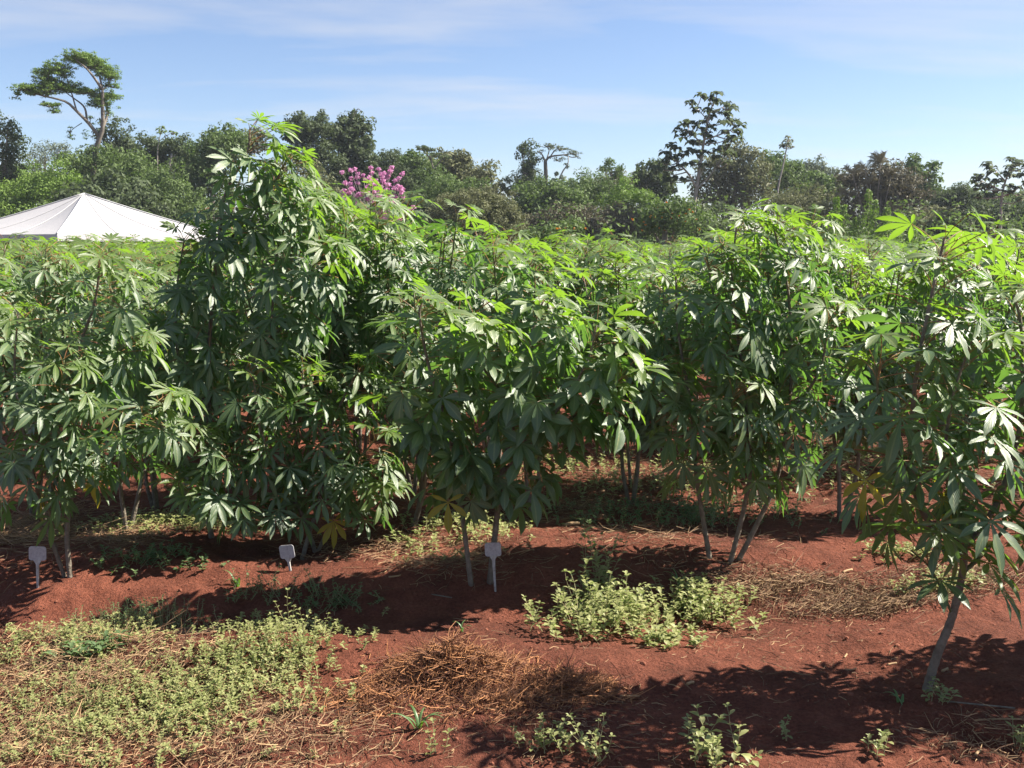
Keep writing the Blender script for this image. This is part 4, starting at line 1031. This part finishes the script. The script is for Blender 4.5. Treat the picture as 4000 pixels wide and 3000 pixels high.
# ------------------------------------------------------------------ label stakes
def label_stake(px, py_base, py_top, w_px, label, lean=0.0, yaw=0.0):
    b = ground_at(px, py_base); s = b.y / FPX * 1.03
    H = (py_base - py_top) * s; W = w_px * s; ph = W * .86
    root = tag(link('label_stake', None, loc=b), label, 'plant label', 'small plot labels on stakes'); root.rotation_euler = (0, lean, yaw)
    # rounded plate, 4 mm thick
    out = []
    r = W * .16
    for cx_, cz, a0 in ((W / 2 - r, H - r, 0), (-W / 2 + r, H - r, 90), (-W / 2 + r, H - ph + r, 180), (W / 2 - r, H - ph + r, 270)):
        for k in range(5):
            an = R(a0 + k * 22.5); out.append((cx_ + r * math.cos(an), cz + r * math.sin(an)))
    n = len(out); V = [(x, -.002, z) for x, z in out] + [(x, .002, z) for x, z in out]
    me = bpy.data.meshes.new('plate'); me.from_pydata(V, [], [list(range(n)), list(reversed(range(n, 2 * n)))] + [(i, i + n, (i + 1) % n + n, (i + 1) % n) for i in range(n)])
    me.materials.append(M['plate']); link('plate', me, root)
    a = Acc()
    prof = [(H - ph + .004, W * .26, .003), (H - ph - W * .22, W * .09, .004), (H * .4, W * .075, .0045), (-.05, W * .05, .0045)]
    V = []
    for z, w, t in prof: V += [(-w, -t, z), (w, -t, z), (w, t, z), (-w, t, z)]
    Q = []
    for i in range(3):
        for j in range(4): Q.append((4 * i + j, 4 * i + (j + 1) % 4, 4 * i + 4 + (j + 1) % 4, 4 * i + 4 + j))
    Q.append((0, 3, 2, 1))
    a.add(np.array(V), Q); link('stake', a.mesh('stake', [M['stake']], False), root)
label_stake(148, 2305, 2130, 66, 'small grey-white plot label on a mottled stake at the far left', lean=R(3), yaw=R(4))
label_stake(1135, 2235, 2128, 62, 'small plot label half hidden in shade behind a slanting stem', lean=R(-9), yaw=R(-14))
label_stake(1935, 2312, 2113, 64, 'small grey-white plot label on a pale slim stake in front of the central plant', lean=R(-3), yaw=R(-3))

# ------------------------------------------------------------------ straw, weeds, grass
def straw_patch(areas, seed, mat, name, label, r=(.0006, .0015), elsig=.22):
    """areas: (px, py, rx, ry, count, heap height, length)"""
    g = np.random.default_rng(seed); a = Acc()
    for px, py, rx, ry, cnt, hp, ln in areas:
        c = ground_at(px, py); e1 = ground_at(px + rx, py); e2 = ground_at(px, max(py - ry, 1100)); wx, wy = abs(e1.x - c.x), abs(e2.y - c.y)
        n = int(cnt * 1.9); q = np.clip(g.normal(size=(n, 2)) * .55, -1.3, 1.3); x = c.x + q[:, 0] * wx; y = c.y + q[:, 1] * wy
        patch = vnoise(x * 4.5, y * 4.5, 60 + seed) + .5                       # tufts and bare gaps
        k = (g.random(n) < .25 + 1.1 * patch) & (y > 2.4); x, y, q, patch = x[k], y[k], q[k], patch[k]; n = len(x)
        z = gz_fine(x, y) + hp * np.exp(-(q ** 2).sum(1) * 2) * g.random(n) * (.4 + patch) + .003
        L_ = ln * (.25 + g.random(n) ** 2.2 * 1.3); az = g.random(n) * 6.28; el = g.normal(.06, elsig, n)
        d = np.stack([np.cos(az) * np.cos(el), np.sin(az) * np.cos(el), np.sin(el)], 1)
        p0 = np.stack([x, y, z], 1); p1 = p0 + d * L_[:, None] * .5; p2 = p1 + (d + g.normal(0, .4, (n, 3)) * np.array([1, 1, .4])) * L_[:, None] * .5
        for p in (p1, p2): p[:, 2] = np.maximum(p[:, 2], gz_coarse(p[:, 0], p[:, 1]) + .004)
        rr = g.uniform(*r, n)[:, None]; sd_ = np.stack([-d[:, 1], d[:, 0], 0 * x], 1); sd_ /= np.linalg.norm(sd_, axis=1)[:, None] + 1e-9; up = np.concatenate([0 * rr, 0 * rr, rr], 1)
        V = np.stack([p0 - sd_ * rr, p0 + sd_ * rr, p0 + up * 1.4, p1 - sd_ * rr, p1 + sd_ * rr, p1 + up * 1.4, p2 - sd_ * rr * .6, p2 + sd_ * rr * .6, p2 + up], 1).reshape(-1, 3)
        Q = (np.array([(0, 3, 5, 2), (2, 5, 4, 1), (3, 6, 8, 5), (5, 8, 7, 4)])[None] + (np.arange(n) * 9)[:, None, None]).reshape(-1, 4)
        a.add(V, Q, tint=np.repeat(g.random(n) ** 1.3, 9))
    return tag(link(name, a.mesh(name, [M[mat]], False)), label, 'straw', kind='stuff')
straw_patch([(1750, 2640, 270, 70, 3200, .13, .07), (2220, 2700, 180, 45, 1300, .06, .08), (1400, 2740, 200, 70, 600, .03, .07), (1950, 2750, 250, 50, 700, .03, .06)], 1, 'straw', 'dry_straw', 'heap of orange-brown dry grass on the bare soil in the middle foreground', r=(.0008, .0019), elsig=.42)
straw_patch([(350, 2720, 600, 220, 3000, .05, .08), (1000, 2900, 600, 160, 1200, .03, .07), (250, 2550, 420, 80, 900, .03, .09), (100, 2960, 400, 90, 700, .03, .07)], 2, 'straw_pale', 'dry_straw', 'brown dead grass matted among the weeds in the left foreground', r=(.0007, .0018), elsig=.4)
straw_patch([(80, 2080, 220, 110, 1500, .05, .16), (480, 2080, 260, 60, 1000, .02, .12), (1500, 2140, 420, 50, 600, .01, .1), (1750, 2200, 260, 40, 400, .01, .1)], 3, 'straw_pale', 'dry_straw', 'pale straw litter under the front cassava plants', r=(.0007, .0017))
straw_patch([(3100, 2290, 420, 60, 1500, .02, .07), (3500, 2330, 260, 50, 700, .02, .08), (3350, 2380, 350, 40, 600, .02, .1), (3800, 2250, 200, 60, 500, .02, .1)], 4, 'straw_pale', 'dry_straw', 'pale straw and dry roots strewn between the weed clump and the nearest plant', r=(.0007, .0017))
straw_patch([(2250, 1990, 300, 50, 700, .03, .13), (1800, 1850, 500, 120, 1500, .02, .15), (2600, 2100, 400, 80, 600, .01, .12), (3400, 1800, 500, 150, 1600, .02, .16), (2600, 1850, 500, 120, 900, .02, .15), (3850, 2900, 300, 100, 300, .01, .08), (2900, 2500, 900, 200, 350, .0, .06), (2300, 2850, 700, 150, 350, .0, .06)], 5, 'straw_pale', 'dry_straw', 'scattered dry stalks on the soil between the cassava rows', r=(.0007, .0017))

def weed_leaf(a, p, d, L_, g, w=.5, m=0):
    sd_ = np.cross(d, (0, 0, 1.)); n_ = np.linalg.norm(sd_); sd_ = sd_ / n_ if n_ > 1e-3 else np.array([1., 0, 0])
    up = np.cross(sd_, d); W = L_ * w * .5
    P1 = p + d * L_ * .45; P2 = p + d * L_ * .8 - np.array([0, 0, L_ * .08]); P3 = p + d * L_ - np.array([0, 0, L_ * .16])
    V = np.array([p, P1 - sd_ * W + up * W * .3, P1, P1 + sd_ * W + up * W * .3, P2 - sd_ * W * .7 + up * W * .2, P2, P2 + sd_ * W * .7 + up * W * .2, P3])
    a.add(V, Q=[(1, 2, 5, 4), (2, 3, 6, 5)], T=[(0, 2, 1), (0, 3, 2), (4, 5, 7), (5, 6, 7)], m=m, tint=g.random())
def weed_shoot(la, sa, base, g, h, lean, leafL, pairs, tipflower=False):
    az = g.random() * 6.28; d0 = np.array([math.cos(az) * lean, math.sin(az) * lean, 1.]); d0 /= np.linalg.norm(d0)
    P = [np.array(base)]; d = d0.copy()
    for i in range(pairs):
        d = d + g.normal(0, .12, 3) * np.array([1, 1, .3]) + np.array([0, 0, .06]); d /= np.linalg.norm(d); P.append(P[-1] + d * h / pairs)
        if P[-1][2] < base[2] + .005: P[-1][2] = base[2] + .005
    P = np.array(P); sa.tube(P, np.linspace(.0016, .0009, len(P)), n=3, m=0, cap=False)
    for i in range(1, len(P)):
        a0 = g.random() * 6.28
        for k in range(2 if i < len(P) - 1 else 4):
            an = a0 + k * (math.pi if i < len(P) - 1 else math.pi / 2) + g.normal(0, .3)
            dd = np.array([math.cos(an), math.sin(an), g.uniform(.1, .9)]); dd /= np.linalg.norm(dd)
            weed_leaf(la, P[i], dd, leafL * (.55 + .6 * g.random()) * (.7 if i == len(P) - 1 else 1), g)
def weed(px, py, rx, ry, n, h, leafL, label, seed, mat='weed', lean=.7, pairs=5, stuff=False, name='weed', group=None):
    g = np.random.default_rng(seed); la, sa = Acc(), Acc()
    c = ground_at(px, py); e1 = ground_at(px + rx, py); e2 = ground_at(px, py - ry); wx, wy = abs(e1.x - c.x), abs(e2.y - c.y); cc = np.array(c)
    for i in range(n):
        q = np.clip(g.normal(size=2) * .5, -1.1, 1.1); x, y = c.x + q[0] * wx, c.y + q[1] * wy
        k = math.exp(-(q[0] ** 2 + q[1] ** 2) * .8)
        if stuff and float(vnoise(x * 5.5, y * 5.5, 83)) < -.10 and g.random() < .6: continue      # bare gaps in the mat
        weed_shoot(la, sa, np.array([x, y, gz(x, y)]) - cc, g, h * (.4 + .6 * k) * (.6 + .7 * g.random()), lean, leafL, pairs)
    if stuff:
        off = la.n; la.V += sa.V; la.U += sa.U; la.t += sa.t; la.Q += [q + off for q in sa.Q]; la.T += [t + off for t in sa.T]; la.qm += [m + 1 for m in sa.qm]; la.tm += [m + 1 for m in sa.tm]; la.n += sa.n
        o = link(name, la.mesh(name, [M[mat], M['weed_stem']]), None, c)
        return tag(o, label, 'weeds', kind='stuff')
    root = tag(link(name, None, loc=c), label, 'weed', group)
    f_ = link('foliage', la.mesh('foliage', [M[mat]]), root); s_ = link('stem', sa.mesh('stem', [M['weed_stem']]), root)
    if n > 2: f_['kind'] = 'stuff'; s_['kind'] = 'stuff'
    return root
weed(2350, 2440, 240, 120, 115, .22, .040, 'large pale green weed clump with one shoot reaching up, right of the central label', 1, pairs=6)
weed(2330, 2330, 60, 40, 14, .36, .042, 'upright sprigs rising from the back of the large weed clump', 2, pairs=8, lean=.35)
weed(2720, 2420, 200, 95, 75, .17, .042, 'right-hand pale green weed clump trailing over the soil beside the larger one', 3, pairs=5)
weed(2600, 2520, 150, 30, 26, .08, .042, 'low trailing sprigs in front of the two pale weed clumps', 4, pairs=4, lean=1.2)
weed(2830, 2985, 130, 80, 13, .17, .040, 'leafy weed at the bottom edge left of the plant shadow gap', 5, pairs=6, lean=.5)
weed(2150, 2940, 110, 50, 13, .11, .028, 'greyish weed in shade at the bottom edge, left one of two', 6, pairs=5)
weed(2340, 2970, 70, 40, 9, .12, .028, 'small green weed in shade at the bottom edge, right one of two', 7, pairs=4)
weed(1720, 2945, 35, 25, 4, .10, .030, 'single two-leaved seedling standing on the shaded soil', 8, pairs=3, lean=.3)
weed(3440, 2960, 50, 30, 5, .09, .035, 'pair of bright seedlings near the bottom below the leaning stem', 9, pairs=3, lean=.3)
weed(3660, 2740, 60, 30, 8, .07, .032, 'small weed sprouting at the foot of the leaning stem', 10, pairs=3)
weed(3060, 2890, 30, 20, 3, .08, .030, 'tiny lit seedling in the deep shade at the bottom', 11, pairs=3, lean=.4)
weed(3980, 2930, 60, 30, 8, .08, .03, 'small weed cut by the right edge near the bottom', 12, pairs=3)
weed(1000, 2620, 380, 180, 460, .09, .024, 'dense mat of small pale weeds covering the left foreground', 13, stuff=True, pairs=5, name='weed_mat')
weed(450, 2800, 560, 220, 760, .06, .021, 'thin small weeds growing through dead grass at the bottom left', 14, stuff=True, pairs=4, name='weed_mat')
weed(250, 2520, 350, 60, 220, .09, .025, 'strip of pale weeds along the shade line at the left', 15, stuff=True, pairs=4, name='weed_mat')
weed(1150, 2560, 60, 60, 7, .30, .024, 'two tall thin weed sprigs sticking up from the weed mat', 16, pairs=8, lean=.5)
weed(560, 2460, 260, 60, 130, .13, .015, 'greyish seeding weed with many tiny buds in the shade at the left', 17, pairs=7, mat='weed_dark', lean=.5)
weed(350, 2570, 90, 25, 26, .11, .05, 'dark green broad tuft lying in the shade line at the left', 18, pairs=2, mat='weed_dark', lean=1.3)
weed(1330, 2380, 160, 50, 40, .09, .024, 'dark green creeping weed in the shade between the labels', 19, pairs=4, mat='weed_dark', lean=1.2)
weed(1230, 2340, 100, 30, 18, .12, .024, 'dark weed sprigs in the shade near the half hidden label', 20, pairs=5, mat='weed_dark')
weed(600, 2200, 280, 40, 60, .08, .035, 'green weeds trailing in half shade right of the leftmost plant', 21, pairs=4, mat='weed_dark', lean=1.1)
weed(1020, 2320, 120, 60, 30, .11, .022, 'dark small-leaved weed below the tilted label', 22, pairs=5, mat='weed_dark')
weed(1780, 2080, 260, 60, 200, .09, .035, 'lit green ground weeds behind the central stems', 23, stuff=True, pairs=3, name='weed_mat')
weed(650, 2060, 350, 50, 200, .08, .035, 'lit pale weeds behind the leftmost plants', 24, stuff=True, pairs=3, name='weed_mat')
weed(2700, 2030, 480, 60, 280, .13, .035, 'green weeds on the soil behind the three slanting stems', 25, stuff=True, pairs=4, mat='weed_dark', name='weed_mat')
weed(2400, 1880, 900, 120, 380, .12, .045, 'lit weeds between the cassava rows further back', 26, stuff=True, pairs=3, name='weed_mat')
weed(3300, 1800, 600, 120, 260, .12, .045, 'patchy lit weeds between the rows at the right', 27, stuff=True, pairs=3, name='weed_mat')
weed(3500, 2170, 160, 25, 50, .07, .035, 'pale round-leaved weeds in the sun behind the nearest plant', 28, pairs=3, lean=1)
weed(3650, 2300, 180, 30, 50, .10, .028, 'yellowish weeds right behind the hanging leaves of the nearest plant', 29, pairs=4)

def grass_tuft(px, py, n, h, label, seed, name='grass_tuft', w=.0045):
    g = np.random.default_rng(seed); c = ground_at(px, py); root = tag(link(name, None, loc=c), label, 'grass')
    for i in range(n):
        a = Acc(); az = g.random() * 6.28; L_ = h * (.7 + .5 * g.random()); el = R(g.uniform(65, 86)); p = np.array([g.normal(0, .006), g.normal(0, .006), -.01]); V = []
        for k in range(9):
            t = k / 8; d = np.array([math.cos(az) * math.cos(el), math.sin(az) * math.cos(el), math.sin(el)]); sd_ = np.array([-math.sin(az), math.cos(az), 0]); W = w * (1 - t ** 2.2) * (.6 + .8 * min(1, t * 4)) + .0004
            up = np.cross(sd_, d)
            V += [p - sd_ * W + up * W * .5, p.copy(), p + sd_ * W + up * W * .5]; p = p + d * L_ / 8; el -= R(8 + 20 * t)
        Q = []
        for k in range(8): Q += [(3 * k, 3 * k + 1, 3 * k + 4, 3 * k + 3), (3 * k + 1, 3 * k + 2, 3 * k + 5, 3 * k + 4)]
        a.add(np.array(V), Q, tint=g.random()); link('blade', a.mesh('blade', [M['grass']]), root)
    return root
grass_tuft(1635, 2850, 7, .13, 'bright green arching grass tuft in front of the straw heap', 1)
grass_tuft(3530, 2760, 4, .10, 'small grass sprig left of the leaning stem', 2, w=.004)
grass_tuft(2655, 2290, 10, .14, 'shaded grass tuft between the pale weed clumps', 3, w=.003)
grass_tuft(1800, 2470, 4, .09, 'dry thin grass sprout on the soil ridge below the central label', 4, w=.003)
grass_tuft(930, 2290, 7, .12, 'dark grass tuft in the shade beside the yellow hanging leaf', 5, w=.004)

def stick(px, py, L_px, ang, r, label, seed=0, name='stick', mat='straw_pale'):
    c = ground_at(px, py); s = c.y / FPX; L_ = L_px * s; g = np.random.default_rng(seed); a = Acc(); z0 = float(gz_fine(c.x, c.y))
    d = np.array([math.cos(ang), math.sin(ang), 0]) * L_ / 2
    P = [np.array([0, 0, r * .8]) - d, np.array([g.normal(0, .003), g.normal(0, .003), r * 1.2]), np.array([0, 0, r]) + d]
    a.tube(bez(P, 7), r, n=7, tint=.8); o = link(name, a.mesh(name, [M[mat]]), None, (c.x, c.y, max(z0, c.z)))
    return tag(o, label, 'stick', 'dry sticks lying on the soil')
stick(2230, 2060, 75, .5, .012, 'thick pale cut stick on bare soil behind the central plant', 1)
stick(3302, 2573, 40, 1.0, .004, 'short pale stick on the open soil, left one of three', 2)
stick(3322, 2622, 52, .3, .0035, 'thin bent pale stick just above the plant shadow', 3)
stick(3484, 2608, 46, .35, .004, 'short pale stick on the open soil close left of the leaning stem', 4)
stick(3690, 2630, 40, .6, .006, 'stubby whitish stick touching the leaning stem on its right', 5)
stick(2697, 2684, 34, .4, .006, 'stubby white stick in the furrow above the big shadow', 6)
stick(3820, 2948, 52, .8, .005, 'pale stick at the bottom right corner', 7)
stick(2460, 2724, 80, -.05, .004, 'long straight straw-coloured stick right of the straw heap', 8)
stick(3310, 2235, 60, .6, .006, 'white stick on the straw behind the nearest plant', 9)
stick(3830, 2760, 260, -.25, .003, 'long thin root running right from the leaning stem', 10, name='root', mat='stem')
stick(3900, 2820, 200, .05, .003, 'thin pale root at the right edge below the first one', 11, name='root')
stick(1700, 2330, 150, -.4, .003, 'thin dry twig in the shade left of the central label', 12, mat='stem')
stick(1550, 2260, 70, .5, .004, 'straw-coloured stick on lit soil left of the central stems', 13)

# ------------------------------------------------------------------ thin air haze
def haze():
    m = bpy.data.materials.new('haze'); m.use_nodes = True; nt = m.node_tree; nt.nodes.clear()
    out = nt.nodes.new('ShaderNodeOutputMaterial'); v = nt.nodes.new('ShaderNodeVolumePrincipled')
    v.inputs['Color'].default_value = (0.80, 0.88, 1.0, 1); v.inputs['Density'].default_value = 0.0004; v.inputs['Anisotropy'].default_value = 0.2
    nt.links.new(v.outputs[0], out.inputs['Volume'])
    x0, x1, y0, y1, z0, z1 = -120, 120, -20, 130, -1.5, 16
    V = [(x, y, z) for z in (z0, z1) for y in (y0, y1) for x in (x0, x1)]
    a = Acc(); a.add(np.array(V), [(0, 2, 3, 1), (4, 5, 7, 6), (0, 1, 5, 4), (2, 6, 7, 3), (0, 4, 6, 2), (1, 3, 7, 5)])
    tag(link('haze', a.mesh('haze', [m], False)), 'thin bluish haze in the air over the field and forest', 'haze', kind='stuff')
haze()
